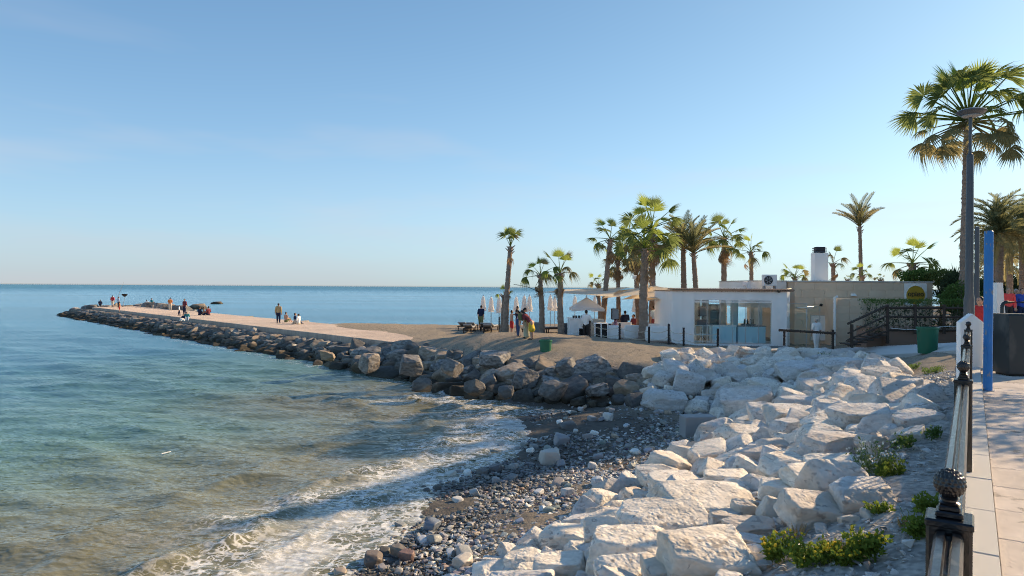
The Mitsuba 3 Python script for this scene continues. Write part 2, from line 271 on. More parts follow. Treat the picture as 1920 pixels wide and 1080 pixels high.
# ---------------------------------------------------------------- sea
def water_color(p, n, uv):                 # uv.x: metres to the swash line, uv.y: metres to the breakwater
    d = uv.x; w = fbm(p.x * 0.05 + 3, p.y * 0.11, 0, 3); w2 = noise(p.x * 0.02, p.y * 0.06, 9)
    near, mid, far = (0.165, 0.160, 0.102), (0.098, 0.188, 0.155), (0.060, 0.190, 0.290)
    c = mix(near, mid, smoothstep(2.5, 15.0, d + (w - 0.5) * 8))
    c = mix(c, far, smoothstep(8.0, 34.0, d + (w - 0.5) * 12)) * (0.85 + 0.3 * w2)
    q1 = dr.abs(fbm(p.x * 2.9, p.y * 3.6, 4, 4) - 0.5); q2 = dr.abs(fbm(p.x * 7.7 + 9, p.y * 9.0, 8, 3) - 0.5); big = fbm(p.x * 0.8, p.y * 0.8, 1, 2)
    web = dr.maximum(smoothstep(0.085, 0.01, q1), smoothstep(0.065, 0.01, q2) * 0.9)
    cover = smoothstep(4.4, 0.3, d + (big - 0.5) * 4.4)
    foam = dr.clip(web * cover * 1.5 + smoothstep(0.45, 0.75, big) * smoothstep(2.6, 0.3, d) * 0.8, 0, 1)
    foam = foam * (0.35 + 0.85 * fbm(p.x * 11, p.y * 11, 3, 3))
    foam = dr.maximum(foam, smoothstep(0.9, 0.1, uv.y + (big - 0.5) * 1.6) * smoothstep(0.06, 0.0, q1) * 0.55)
    return mix(c, (0.74, 0.74, 0.73), foam)
def water_bump(p, n, uv):
    a = fbm(p.x * 1.15 + p.y * 0.2, p.y * 2.3, 0, 3); b = fbm(p.x * 4.6, p.y * 8.2, 7, 3)
    return (a * 0.66 + b * 0.34) * smoothstep(1800.0, 500.0, uv.x)
bsdf('mat_water', principled(mikit.proc(water_color), mikit.proc(lambda p, n, uv: 0.07 + 0.34 * smoothstep(120.0, 1300.0, uv.x)), 0.28), water_bump, 0.10, 6e-3)
wx, wy = spaced(-24000, -22, 8, 24000, 0.16, 1.045), spaced(1.5, 4, 44, 26000, 0.16, 1.045)
X, Y = np.meshgrid(wx, wy)
step = np.maximum(np.gradient(wx)[None, :], np.gradient(wy)[:, None])
shore_d, _ = SHORE_TREE.query(np.stack([X.ravel(), Y.ravel()], -1)); shore_d = shore_d.reshape(X.shape)
pu, pq = to_pier(X, Y); pier_d = np.where((pu > -12) & (pu < PIER_LEN + 4), np.abs(pq - 3.9), 50) * 1.0
zz = np.zeros_like(X); r = rng(5)
for lam, amp, n_ in ((7.0, 0.030, 5), (3.6, 0.022, 8), (1.9, 0.013, 9), (1.0, 0.0060, 9)):
    for k in range(n_):
        a = math.radians(255 + r.normal() * 24); lk = lam * r.uniform(0.75, 1.35); k_ = 2 * math.pi / lk
        ph = k_ * (X * math.cos(a) + Y * math.sin(a)) + r.uniform(0, 6.28)
        crest = np.exp(1.3 * (np.sin(ph) - 1)) * 2 - 0.75
        zz += amp * r.uniform(.6, 1.3) * crest * np.clip(1.6 - step / (lk * 0.22), 0, 1)
damp = np.clip(shore_d / 6, 0.25, 1) * np.clip(pier_d / 4, 0.35, 1)
zz *= damp
P3 = np.stack([X, Y, X * 0], -1)
nearm = shore_d < 9
wob = np.zeros_like(X); lump = np.zeros_like(X)
wob[nearm] = (meshkit.fbm(P3[nearm] * 0.35, 3, 31) - 0.5) * 3.2
lump[nearm] = (meshkit.fbm(P3[nearm] * 2.6, 3, 33) - 0.45)
for d0, a0, w0 in ((2.6, 0.13, 0.34), (5.2, 0.075, 0.45), (1.0, 0.06, 0.25)):
    zz += a0 * np.exp(-((shore_d + wob - d0) / w0) ** 2) * nearm * np.clip(0.7 + 1.6 * lump, 0, 2)
zz += np.clip(1 - shore_d / 3.2, 0, 1) * lump * 0.11 + 0.05 * np.exp(-(shore_d / 2.6) ** 2)
terr = Z(X.ravel(), Y.ravel()).reshape(X.shape)
v, f = grid(wx, wy, zz)
keep = (terr.ravel()[f] < 0.9).any(1) | (np.abs(v[f][:, 0, 0]) > 60)
inland = (v[f][:, 0, 0] > 150) & (v[f][:, 0, 1] < 210)
structure('sea', (v, f[keep & ~inland]), 'mat_water', smooth=True, uv=np.stack([np.minimum(shore_d, 4000).ravel(), np.minimum(pier_d, 50).ravel()], -1))

# ---------------------------------------------------------------- boulders
def rock(seed, edge=0.16, n=13, rough=1.0, flat=0.7, soft=1):
    """A broken block: a box cut by random planes, its edges worn, its faces uneven."""
    r = rng(seed)
    m = Manifold.cube([2, 2, 2], True).rotate(r.uniform(-12, 12, 3).tolist())
    for k in range(n - 4):
        d = r.normal(size=3); d /= np.linalg.norm(d); h = np.abs(d).sum() * r.uniform(0.62, 0.86)
        m = m.trim_by_plane((-d).tolist(), -h)
    m = tm(m.refine_to_length(edge))
    m = trimesh.Trimesh(m.vertices, m.faces, process=True)
    trimesh.smoothing.filter_laplacian(m, lamb=0.5, iterations=soft)
    v = np.array(m.vertices); nrm = np.array(m.vertex_normals); o = r.uniform(0, 50, 3)
    ridge = np.abs(meshkit.fbm(v * 0.9 + o, 3, seed) - 0.5)
    crack = np.clip(1 - np.abs(meshkit.fbm(v * 1.2 + o + 9, 2, seed + 3) - 0.5) / 0.035, 0, 1)
    v = v + nrm * (-(ridge)[:, None] * 0.15 + (meshkit.fbm(v * 3.2 + o, 3, seed + 7) - 0.5)[:, None] * 0.09 + (meshkit.fbm(v * 9 + o, 2, seed + 9) - 0.5)[:, None] * 0.05 - crack[:, None] * 0.03) * rough
    v -= (v.max(0) + v.min(0)) / 2; v /= np.abs(v).max(0)
    return trimesh.Trimesh(v, m.faces, process=False)
def rock_ply(seed, mat, tint, stain, edge=0.16, **kw):
    m = rock(seed, edge, **kw); return mikit.ply(m, mat, True, uv=np.tile([tint, stain], (len(m.vertices), 1)))
def pose(p, size, yaw, tilt=(0, 0)):
    return T().translate(list(map(float, p))).rotate([0, 0, 1], math.degrees(yaw)).rotate([1, 0, 0], math.degrees(tilt[0])).rotate([0, 1, 0], math.degrees(tilt[1])).scale(list(map(float, size)))
r = rng(77)
WT = [(r.uniform(0, 1), float(r.uniform() < 0.35)) for k in range(30)]
WHITE = [rock_ply(100 + k, 'mat_white_rock', *WT[k], 0.19, n=int(r.integers(11, 20)), soft=2) for k in range(30)]
DT = [(r.uniform(0, 1) ** 1.6, float(r.uniform() ** 2)) for k in range(24)]
DARK = [rock_ply(200 + k, 'mat_dark_rock', *DT[k], 0.24, n=int(r.integers(12, 20)), soft=2) for k in range(24)]
FT = [(r.uniform(0, 1) ** 1.5, float(r.uniform() ** 2)) for k in range(20)]
FAR = [rock_ply(260 + k, 'mat_dark_rock', *FT[k], 0.34, n=int(r.integers(9, 14)), soft=1) for k in range(20)]
placed = []                                # (x, y, radius) of the boulders
# the boulders one can tell apart: centre pixel, width and height in pixels, tint (0 grey .. 1 cream), stain, label
HERO = [
 (1182, 1022, 165, 96, .80, 0, 'large cream boulder with a flat slanting top in the heap above the pebbles'),
 (1172, 1066, 110, 72, .55, 0, 'white boulder at the bottom edge left of the pitted block'),
 (1268, 1072, 120, 62, .70, 0, 'low rounded cream boulder at the very bottom of the white heap'),
 (1345, 1040, 190, 112, .95, 1, 'large rough pitted ochre boulder beside the yellow flowering weeds'),
 (1262, 972, 190, 84, .70, 0, 'broad flat white slab behind the large cream boulder'),
 (1345, 938, 205, 66, .75, 0, 'long flat cream slab with a cracked top in the middle of the heap'),
 (1275, 905, 110, 52, .60, 0, 'shaded grey slab tucked under the cracked cream slab'),
 (1372, 895, 96, 54, .85, 0, 'cream wedge boulder on top of the cracked slab'),
 (1243, 890, 92, 50, .70, 0, 'rounded white boulder at the edge of the pebbles'),
 (1536, 948, 128, 88, .45, 1, 'grey boulder stained rust brown on its right side'),
 (1628, 925, 120, 72, .10, 0, 'pale blue grey boulder closest to the promenade railing'),
 (1535, 892, 112, 58, .85, 0, 'angular cream boulder leaning over the rust stained boulder'),
 (1478, 868, 96, 56, 1.0, 0, 'orange tinted sunlit boulder left of the tall white flowering plant'),
 (1572, 868, 100, 48, .95, 1, 'ochre boulder under the tall white flowering plant'),
 (1466, 916, 76, 40, .75, 0, 'small square cream boulder left of the rust stained boulder'),
 (1412, 985, 100, 44, .25, 0, 'dark grey flat boulder in front of the rust stained boulder'),
 (1366, 968, 72, 46, .2, 0, 'grey cracked boulder below the long cracked slab'),
 (1400, 950, 48, 48, .6, 0, 'small upright boulder at the right end of the long cracked slab'),
 (1062, 1002, 96, 60, .70, 0, 'sunlit white boulder at the left end of the heap by the wet pebbles'),
 (1056, 1060, 110, 58, .75, 0, 'cream boulder at the bottom edge next to the pebbles'),
 (985, 1050, 80, 46, .75, 0, 'leftmost white boulder at the bottom of the heap'),
 (930, 1074, 95, 44, .7, 0, 'low white boulder lying alone among the pebbles at the bottom edge'),
 (1576, 826, 132, 66, .15, 0, 'large shaded grey boulder behind the ochre boulder'),
 (1646, 824, 64, 50, .35, 0, 'pinkish grey boulder leaning on the large shaded grey boulder'),
 (1484, 797, 64, 52, .3, 0, 'narrow block boulder standing between flat slabs on the slope'),
 (1625, 772, 118, 56, .3, 0, 'broad shaded boulder in front of the dry grass tuft'),
 (1500, 770, 120, 42, .5, 0, 'flat long boulder in the middle of the white slope'),
 (1610, 708, 76, 52, .3, 0, 'blocky white boulder below the weed by the path'),
 (1662, 697, 66, 46, .55, 0, 'rounded white boulder next to the path and the green bin'),
 (1590, 680, 88, 44, .15, 0, 'blue white boulder at the top of the slope below the wooden rail'),
 (1516, 690, 104, 44, .1, 0, 'large pale boulder in front of the glass pavilion entrance'),
 (1296, 712, 62, 62, .05, 0, 'blue white boulder facing the sea on the point of the slope'),
 (1412, 745, 112, 72, .3, 0, 'big shaded boulder above the half buried concrete block'),
 (1395, 812, 96, 62, .65, 0, 'peaked white boulder catching the last sun beside the concrete block'),
 (1252, 750, 90, 40, .1, 0, 'flat white boulder at the foot of the point by the grey sand'),
]
for i, (px, py, w, h, tint, stain, lab) in enumerate(HERO):
    p = ground(px, py + h * 0.42); Yd = p[1]
    a, c = PX(w, Yd) * 0.50, PX(h, Yd) * 0.46
    m = rock(500 + i, 0.115, n=(17, 13, 20)[i % 3], rough=1.2, soft=3)
    single('white_boulder', m, 'mat_white_rock', lab, 'boulder', smooth=True, uv=np.tile([tint, float(stain)], (len(m.vertices), 1)),
           to_world=pose((p[0], p[1] + a * 0.5, Z(p[0], p[1] + a * .3) + c * 0.35), (a, a * 0.82, c), (i * 0.7) % 0.6 - 0.3, (0.10, -0.08 + 0.05 * (i % 4))))
    placed.append((p[0], p[1] + a * 0.5, a * 0.9))
def poly_px(pts): return np.array([ground(x, y)[:2] for x, y in pts])
from shapely.geometry import Polygon, Point
def fill(poly, classes, seed, pack, zone=None):
    """Dart throwing: big ones first. classes: (radius range, tries)"""
    r = rng(seed); P = Polygon(poly); x0, y0, x1, y1 = P.bounds; out = []
    for (lo, hi), tries in classes:
        for _ in range(tries):
            x, y, a = r.uniform(x0, x1), r.uniform(y0, y1), r.uniform(lo, hi)
            k = zone(x, y) if zone else 1.0
            a *= k
            if not P.contains(Point(x, y)): continue
            if placed and min((math.hypot(x - q[0], y - q[1]) - pack * (a + q[2])) for q in placed) < 0: continue
            placed.append((x, y, a)); out.append((x, y, a))
    return out
BOTTOM = [tuple(st(2.5, 5.7)), tuple(st(2.5, 1.8))]
white_poly = list(map(tuple, poly_px([(880, 1078), (960, 1036), (1010, 1000), (1085, 960), (1190, 900), (1245, 858), (1300, 835), (1345, 795), (1350, 770), (1215, 766), (1200, 735), (1225, 700), (1245, 672), (1300, 661), (1420, 663),
    (1550, 664), (1600, 676), (1680, 690), (1730, 735), (1745, 790), (1690, 835), (1610, 850), (1600, 880), (1690, 935), (1650, 975), (1540, 1000), (1440, 1004), (1430, 1078)]))) + BOTTOM[::-1]
WHITE_ZONES = [(lambda s, t: s < 11 and t > 3.4, 'at the foot of the near heap', 'boulders along the pebbles'),
               (lambda s, t: s < 11, 'in the upper near heap', 'boulders of the near heap'),
               (lambda s, t: s < 15 and t > 3, 'low on the middle slope', 'boulders of the middle slope'),
               (lambda s, t: s < 19 and t > 3, 'high on the middle slope', 'boulders of the middle slope'),
               (lambda s, t: s < 21, 'on the slope just below the railing', 'boulders near the railing'),
               (lambda s, t: t > 6.0, 'on the point facing the dark breakwater', 'boulders of the white point'),
               (lambda s, t: True, 'on the far slope below the beach buildings', 'boulders below the buildings')]
def look_of(a, big, small): return 'large' if a > big else 'small' if a < small else 'medium sized'
def white_tone(k): t, st_ = WT[k]; return ('rust flecked ' if st_ else '') + ('blue grey' if t < .33 else 'white' if t < .68 else 'cream')
def dark_tone(t): return 'brown' if t[0] > .5 else 'pale grey' if t[1] > .4 else 'dark grey'
r = rng(9); loose = []
for x, y, a in fill(white_poly, [((0.42, 0.58), 700), ((0.29, 0.42), 2000), ((0.17, 0.28), 5000), ((0.07, 0.16), 9000)], 21, 0.86, lambda x, y: 0.66 + 0.24 * min(1, max(0, (to_st(x, y)[0] - 8) / 16))):
    s, t = to_st(x, y); c = a * r.uniform(0.6, 0.98); e = r.uniform(1.05, 1.38)
    loose.append((a / y, x, y, a, s, t, int(r.integers(len(WHITE))), pose((x, y, Z(x, y) + c * r.uniform(-0.25, 0.18)), (a * e, a * 1.02, c), r.uniform(0, 6.28), r.normal(size=2) * 0.36)))
loose.sort(key=lambda q: -q[0]); rubble, rub_uv = [], []
for i, (_, x, y, a, s, t, k, M) in enumerate(loose):
    if i < 300 - len(HERO):
        lab, grp = next((l, g) for c, l, g in WHITE_ZONES if c(s, t))
        labels[put('white_boulder', WHITE[k], None, to_world=M)] = {'label': f'{look_of(a, .40, .24)} {white_tone(k)} boulder {lab}', 'category': 'boulder', 'group': grp}
    else:
        m = rock(330 + k, 0.5, n=10, soft=1); m.apply_transform(np.array(M.matrix)); rubble.append(m); rub_uv.append(np.tile([r.uniform(), 0], (len(m.vertices), 1)))
put('white_rubble', cat(*rubble), 'mat_white_rock', smooth=True, kind='stuff', label='small broken white stones lying between the boulders', uv=np.vstack(rub_uv))


# dark breakwater boulders: along the pier and round to the white point
core = []
for u in np.linspace(-2, PIER_LEN + 3, 60):
    row = [(*pier(u, q), z) for q, z in ((-PIER_W - 4.6, -2.6), (-PIER_W - 1.2, 0.75), (-PIER_W + .3, 1.0), (-0.3, .8), (0.9, 0.42), (2.4, -0.3), (5.2, -1.8))]
    core.append(row)
core = np.array(core); n_u, n_q = core.shape[:2]
core[..., 2] += (meshkit.noise(core * 0.9, 3) - 0.5) * 0.35 * (core[..., 2] < 0.99)
v = core.reshape(-1, 3); i, j = np.meshgrid(np.arange(n_u - 1), np.arange(n_q - 1), indexing='ij'); a_ = (i * n_q + j).ravel()
structure('breakwater_core', (v, np.stack([a_, a_ + 1, a_ + n_q + 1, a_ + n_q], -1)), 'mat_dark_rock', smooth=True, uv=np.tile([0.1, 0.0], (len(v), 1)))
DARK_HERO = [(1112, 700, 100, 82, .15, .9, 'big rounded blue grey boulder beside the white point'), (1036, 732, 64, 42, .1, .2, 'pointed dark boulder standing at the edge of the shallow water'),
             (1120, 733, 56, 32, .2, .9, 'pale veined boulder on the wet sand in front of the big rounded boulder'), (1178, 732, 64, 40, .75, .1, 'brown boulder on the wet sand next to the white point'),
             (985, 712, 62, 50, .05, .3, 'upright black boulder with pale scratches above the water'), (948, 735, 44, 30, .35, 0, 'low olive brown boulder standing in the foam'),
             (890, 728, 48, 36, .3, 0, 'rounded olive boulder in the shallows'), (790, 722, 46, 32, .5, .1, 'leftmost dark boulder standing off the breakwater in the water'),
             (846, 690, 54, 40, .45, .4, 'sunlit grey boulder with a brown crown on the breakwater'), (770, 684, 66, 42, .1, .3, 'large dark rounded boulder above the corner of the breakwater'),
             (925, 676, 80, 40, .1, .8, 'long blue grey boulder at the top of the breakwater near the three people'), (1188, 683, 40, 30, .95, 0, 'brown rounded boulder on the sand at the top of the breakwater'),
             (1165, 700, 62, 46, .2, .8, 'grey slab boulder between the brown boulder and the big rounded boulder'), (690, 680, 50, 42, .6, .5, 'pale fissured boulder at the waterline of the breakwater'),
             (612, 668, 38, 22, .9, 0, 'orange brown boulder low on the breakwater'), (1065, 690, 52, 44, .3, .5, 'grey boulder left of the big rounded boulder')]
for i, (px, py, w, h, tint, pale, lab) in enumerate(DARK_HERO):
    Yd = on(px, py + h * 0.4, 0.45 if py > 690 else 1.0)[1]; p = at(px, py, Yd); a, c = PX(w, Yd) * .40, PX(h, Yd) * .44
    m = rock(700 + i, 0.11, n=20, soft=2)
    single('dark_boulder', m, 'mat_dark_rock', lab, 'boulder', smooth=True, uv=np.tile([tint, pale], (len(m.vertices), 1)), to_world=pose((p[0], p[1] + a * .4, p[2] - c * .05), (a, a * .85, c * .95), 0.9 * i, (.3 - .2 * (i % 4), .25 * (i % 3) - .25)))
    placed.append((p[0], p[1] + a * .4, a * .9))
groyne_poly = list(map(tuple, poly_px([(1208, 745), (1200, 757), (1040, 752), (900, 752), (800, 738)]))) + [tuple(pier(-6, 3.3)), tuple(pier(4, 3.6)), tuple(pier(4, .1)), tuple(pier(-4.5, .3))] + list(map(tuple, poly_px([(870, 655), (1000, 668), (1100, 672), (1180, 680), (1222, 690)])))
r = rng(12); n_dark = len(DARK_HERO)
def dark(x, y, z, a, lib, where, grp):
    global n_dark
    c = a * r.uniform(0.6, 0.95); e = r.uniform(1.0, 1.45); n_dark += 1
    k = int(r.integers(len(lib))); lab = f'{look_of(a, .46, .3)} {dark_tone((DT if lib is DARK else FT)[k])} boulder {where}'
    key = put('dark_boulder', lib[k], None, to_world=pose((x, y, z + c * r.uniform(-0.25, 0.1)), (a * e, a, c), r.uniform(0, 6.28), r.normal(size=2) * 0.35))
    labels[key] = {'label': lab, 'category': 'boulder', 'group': grp}
for x, y, a in fill(groyne_poly, [((0.44, 0.64), 500), ((0.3, 0.44), 1800), ((0.16, 0.29), 3500)], 31, 0.80):
    dark(x, y, min(max(Z(x, y), -0.1), 1.42 - .55 * a), a, DARK, 'of the breakwater beside the beach', 'breakwater boulders beside the beach')
# along the pier
front, back = [], []
for k in range(5200):
    u = r.uniform(2, PIER_LEN + 1) if k > 500 else r.uniform(2, 40); q = r.uniform(0.5, 4.2)
    a = r.uniform(0.30, 0.58) if k < 2200 else r.uniform(0.18, 0.3)
    x, y = pier(u, q)
    if min((math.hypot(x - p[0], y - p[1]) - 0.60 * (a + p[2])) for p in placed) < 0: continue
    if q < .3 + a * .75: continue
    placed.append((x, y, a)); z = min(.95 - 1.15 * max(0, q - .5) / 2.6, .98 - .6 * a)
    front.append((x, y, z, a, u))
front.sort(key=lambda p: math.hypot(p[0], p[1]) / p[3])
room = 300 - n_dark - 40
for x, y, z, a, u in front[:room]:
    lab = ('on the pier slope nearest the beach', 'boulders on the near part of the pier') if u < 14 else ('on the pier slope below the standing man', 'boulders on the near part of the pier') if u < 38 else ('on the far half of the pier slope', 'boulders on the far half of the pier')
    dark(x, y, z, a, FAR if u > 14 else DARK, *lab)
rest = front[room:]
for k in range(900):                       # the head of the pier and its seaward side
    if k < 450: u, q = r.uniform(PIER_LEN - 3, PIER_LEN + 9), r.uniform(-PIER_W - 2, 3.4); z = 1.1 - 0.16 * max(0, u - PIER_LEN + 2) - 0.3 * max(0, q - 1)
    else: u, q = r.uniform(24, PIER_LEN), -PIER_W - r.uniform(0.2, 2.2); z = 1.25 - 0.55 * (-PIER_W - q) + (0.35 if u > 62 else -0.35)
    a = r.uniform(0.4, 1.0); x, y = pier(u, q)
    if min((math.hypot(x - p[0], y - p[1]) - 0.60 * (a + p[2])) for p in placed) < 0: continue
    placed.append((x, y, a)); back.append((x, y, z, a, u))
heads = [b for b in back if b[4] > 60]
for x, y, z, a, u in heads[:40]: dark(x, y, z, a, FAR, 'piled at the seaward end of the pier', 'boulders at the end of the pier')
lone = [(372, 575, 34, 14, 'lone rock in the sea right of the end of the pier'), (407, 568, 22, 6, 'small dark rock awash further out beyond the pier')]
for px, py, w, h, lab in lone:
    p = on(px, py + h / 3, 0.0)
    key = single('sea_rock', FAR[3], None, lab, 'rock', to_world=pose((p[0], p[1], 0.1), (PX(w, p[1]) * .5, PX(w, p[1]) * .35, PX(h, p[1]) * .7), .3))
ms = []
for x, y, z, a, u in rest + [b for b in back if b[4] <= 60] + heads[40:]:
    m = rock(int(r.integers(280, 300)), 0.8, n=11, soft=0); m.apply_scale([a * 1.2, a, a * .75]); ms.append(moved(m, (x, y, z + a * .1), r.uniform(0, 6.28)))
far_rocks = cat(*ms)
put('breakwater_rubble', far_rocks, 'mat_dark_rock', smooth=True, kind='stuff', label='brown rubble filling the gaps along the pier', uv=np.repeat(r.uniform(0, 1, (len(ms), 2)) ** 1.6, [len(m.vertices) for m in ms], axis=0))

# ---------------------------------------------------------------- cobbles and pebbles of the beach
def pebble_color(r, n):
    kind = r.choice(6, n, p=[.40, .24, .16, .12, .06, .02])
    base = np.array([(.20, .205, .215), (.34, .335, .33), (.12, .12, .125), (.50, .48, .45), (.29, .235, .185), (.25, .155, .13)])[kind]
    return np.clip(base * r.uniform(.95, 1.75, (n, 1)) + r.normal(size=(n, 3)) * .012, 0.02, .8)
_peb = []
for k in range(14):
    m = rock(900 + k, 1.3, n=9, rough=0.4, soft=0); _peb.append((np.array(m.vertices), np.array(m.faces)))
_small = []
for k in range(8):
    h = tm(hull(rng(950 + k).normal(size=(9, 3)) * [1, .8, .6])); w = np.array(h.vertices); _small.append((w / np.abs(w).max(0), np.array(h.faces)))
def scatter(r, pts, sizes, lib, z_lift=0.15, colors=None):
    V, F, Cc, n = [], [], [], 0
    col = pebble_color(r, len(pts)) if colors is None else colors
    zs = Z(pts[:, 0], pts[:, 1]); wet = np.clip((.27 - zs + (meshkit.noise(np.stack([pts[:, 0] * .9, pts[:, 1] * .9, zs * 0], -1), 7) - .5) * .2) / .12, 0, 1); col = col * (1 - .5 * wet[:, None])
    for i, (x, y) in enumerate(pts):
        v, f = lib[int(r.integers(len(lib)))]; a = sizes[i]; g = r.uniform(0, 6.28); c, s = math.cos(g), math.sin(g)
        tilt = r.normal() * .3
        w = v * [a * r.uniform(.95, 1.4), a * r.uniform(.75, 1.05), a * r.uniform(.4, .75)]
        w = np.stack([w[:, 0], w[:, 1] * math.cos(tilt) - w[:, 2] * math.sin(tilt), w[:, 1] * math.sin(tilt) + w[:, 2] * math.cos(tilt)], -1)
        w = np.stack([w[:, 0] * c - w[:, 1] * s + x, w[:, 0] * s + w[:, 1] * c + y, w[:, 2] + zs[i] + a * z_lift], -1)
        V.append(w); F.append(f + n); n += len(v); Cc.append(np.tile(col[i], (len(v), 1)))
    return (np.vstack(V), np.vstack(F)), np.vstack(Cc)
r = rng(41)
W = Polygon(white_poly)
def beach_points(n, s_lo, s_hi, t_lo, t_hi, keepf):
    s, t = r.uniform(s_lo, s_hi, n), r.uniform(t_lo, t_hi, n); p = np.array([st(a, b) for a, b in zip(s, t)]); z = Z(p[:, 0], p[:, 1])
    k = keepf(s, t, p, z); return p[k]
def pebble_zone(s, t, p, z):
    cl = meshkit.fbm(np.stack([p[:, 0] * .6, p[:, 1] * .6, p[:, 0] * 0], -1), 2, 4)
    sandy = np.exp(-(((p[:, 0] - 2.6) / 2.2) ** 2 + ((p[:, 1] - 22.5) / 2.2) ** 2)) + np.exp(-(((p[:, 0] - 2.5) / 3) ** 2 + ((p[:, 1] - 26) / 1.4) ** 2))
    edge = np.clip((z + 0.10) / 0.16, 0, 1)
    return (z > -.10) & (z < 1.0) & (r.uniform(size=len(s)) < edge * np.clip(1.15 - 1.2 * sandy, .06, 1) * np.clip(0.72 + .7 * cl, 0, 1)) & (p[:, 1] < 27.5)
p_ = beach_points(13000, 2.5, 15, 4.6, 13.5, pebble_zone); m, c = scatter(r, p_, r.uniform(.018, .05, len(p_)) * r.choice([.7, 1, 1.3], len(p_)), _peb)
put('pebble_beach', m, 'mat_pebble', smooth=True, color=c, kind='stuff', label='grey and brown pebbles covering the beach')
p_ = beach_points(26000, 2.5, 15, 4.6, 13.5, pebble_zone); m, c = scatter(r, p_, r.uniform(.012, .03, len(p_)), _small)
put('fine_shingle', m, 'mat_pebble', color=c, kind='stuff', label='fine shingle between the larger pebbles')
p_ = beach_points(15000, 14, 30, 4.5, 16.5, pebble_zone); m, c = scatter(r, p_, r.uniform(.03, .075, len(p_)), _small)
put('pebble_beach', m, 'mat_pebble', color=c, kind='stuff', label='bluish shingle on the far part of the beach')
p_ = beach_points(7000, 2.5, 22, .3, 3.0, lambda s, t, p, z: np.ones(len(s), bool)); m, c = scatter(r, p_, r.uniform(.008, .030, len(p_)) * r.choice([.7, 1, 2.2], len(p_)), _small, .2, np.clip(r.normal(.45, .09, (len(p_), 1)) * [1.03, 1, .96], .15, .7))
put('gravel', m, 'mat_pebble', color=c, kind='stuff', label='pale gravel on the slope beside the railing')
# cobbles big enough to tell apart
COB = [(1030, 861, 40, 34, 'pointed pale stone standing on the shingle'), (810, 985, 32, 20, 'blue grey pointed stone in the foam'), (1140, 783, 20, 16, 'white stone on the grey wet sand'), (1066, 800, 34, 18, 'dark stone with a pale side on the wet sand'),
       (930, 880, 26, 14, 'dark stone in the swash'), (905, 885, 22, 12, 'flat dark stone in the swash'), (1052, 826, 30, 20, 'grey stone at the edge of the wet sand'), (1110, 875, 22, 14, 'pale round stone in the middle of the shingle'),
       (750, 1035, 34, 22, 'brown stone at the edge of the foam'), (1065, 925, 26, 16, 'pale stone among the blue shingle'), (1120, 905, 30, 18, 'blue white stone below the white slope'), (765, 1043, 32, 16, 'red brown brick like stone by the foam'), (870, 1055, 40, 26, 'wide pale stone at the bottom of the pebbles'), (700, 1050, 44, 22, 'dark foam washed stone at the bottom left')]
for i, (px, py, w, h, lab) in enumerate(COB):
    p = ground(px, py + h * .3); a, c = PX(w, p[1]) * .5, PX(h, p[1]) * .62
    m = rock(820 + i, .25, n=16, soft=2); col = np.array([(.48, .46, .43), (.17, .20, .25), (.62, .6, .57), (.13, .13, .13), (.12, .12, .13), (.15, .15, .15), (.3, .3, .32), (.5, .5, .5), (.20, .17, .14), (.46, .46, .47), (.48, .5, .53), (.22, .14, .12), (.52, .48, .43), (.15, .12, .10)][i])
    single('cobble', m, 'mat_pebble', lab, 'stone', smooth=True, color=np.tile(col, (len(m.vertices), 1)), to_world=pose((p[0], p[1], Z(p[0], p[1]) + c * .45), (a, a * .8, c), i * 1.1, (.1, .1)))
r = rng(43); cob = [mikit.ply(m := rock(860 + k, .5, n=12, rough=.6), 'mat_pebble', True, color=np.tile(pebble_color(r, 1)[0] * (1.2 if k % 2 else .9), (len(m.vertices), 1))) for k in range(14)]
p_ = beach_points(900, 3, 24, 6.2, 12.6, lambda s, t, p, z: (z > -.12) & (z < .75)); n = 0
for x, y in p_:
    if n >= 110 or W.contains(Point(x, y)): continue
    a = r.uniform(.07, .14); n += 1; near = to_st(x, y)[1] > 10.2
    key = put('cobble', cob[int(r.integers(14))], None, to_world=pose((x, y, Z(x, y) + a * .3), (a * 1.2, a * .9, a * .65), r.uniform(0, 6.28), r.normal(size=2) * .2))
    labels[key] = {'label': 'wet cobble lying in the foam' if near else 'cobble among the smaller pebbles of the beach', 'category': 'stone', 'group': 'cobbles in the foam' if near else 'cobbles on the beach'}
# half buried concrete block
p = ground(1312, 815); Yd = p[1]
single('concrete_block', moved(cbox(PX(62, Yd), .5, .62, .02), (p[0], p[1] + .2, Z(p[0], p[1]) - .12), 0.12), 'mat_grey', 'half buried rectangular grey concrete block at the foot of the white boulders', 'block')
# ---------------------------------------------------------------- pier deck
p0, p1 = pier(-3.5, 0), pier(PIER_LEN, 0)
n_slab = 24
deck_key = None
def quadprism(pts, z0, z1, ch=0.02):
    c = np.mean(pts, 0); a = [(*p, z0) for p in pts] + [(*p, z1 - ch) for p in pts] + [(*(p + (c - p) / np.linalg.norm(c - p) * ch), z1) for p in map(np.asarray, pts)]
    return hull(a)
key = structure('pier', quadprism([pier(-1.5, .02), pier(PIER_LEN - .1, .02), pier(PIER_LEN - .1, -PIER_W + .02), pier(8, -PIER_W + .02)], 0.3, DECK_Z - .03), 'mat_pier')
us = np.linspace(-1.5, PIER_LEN, n_slab + 1)
for i in range(n_slab):                    # concrete bays of the deck; the first ones run out into the sand
    a, b = us[i] + .012, us[i + 1] - .012
    w0, w1 = (min(PIER_W, 1.2 + (u + 1.5) * .62) for u in (us[i], us[i + 1]))
    if i == 0: w0 = 0.6
    put('deck_slab', quadprism([pier(a, 0), pier(b, 0), pier(b, -w1), pier(a, -w0)], DECK_Z - .35, DECK_Z + (.004 if i % 2 else 0)), 'mat_pier', key)

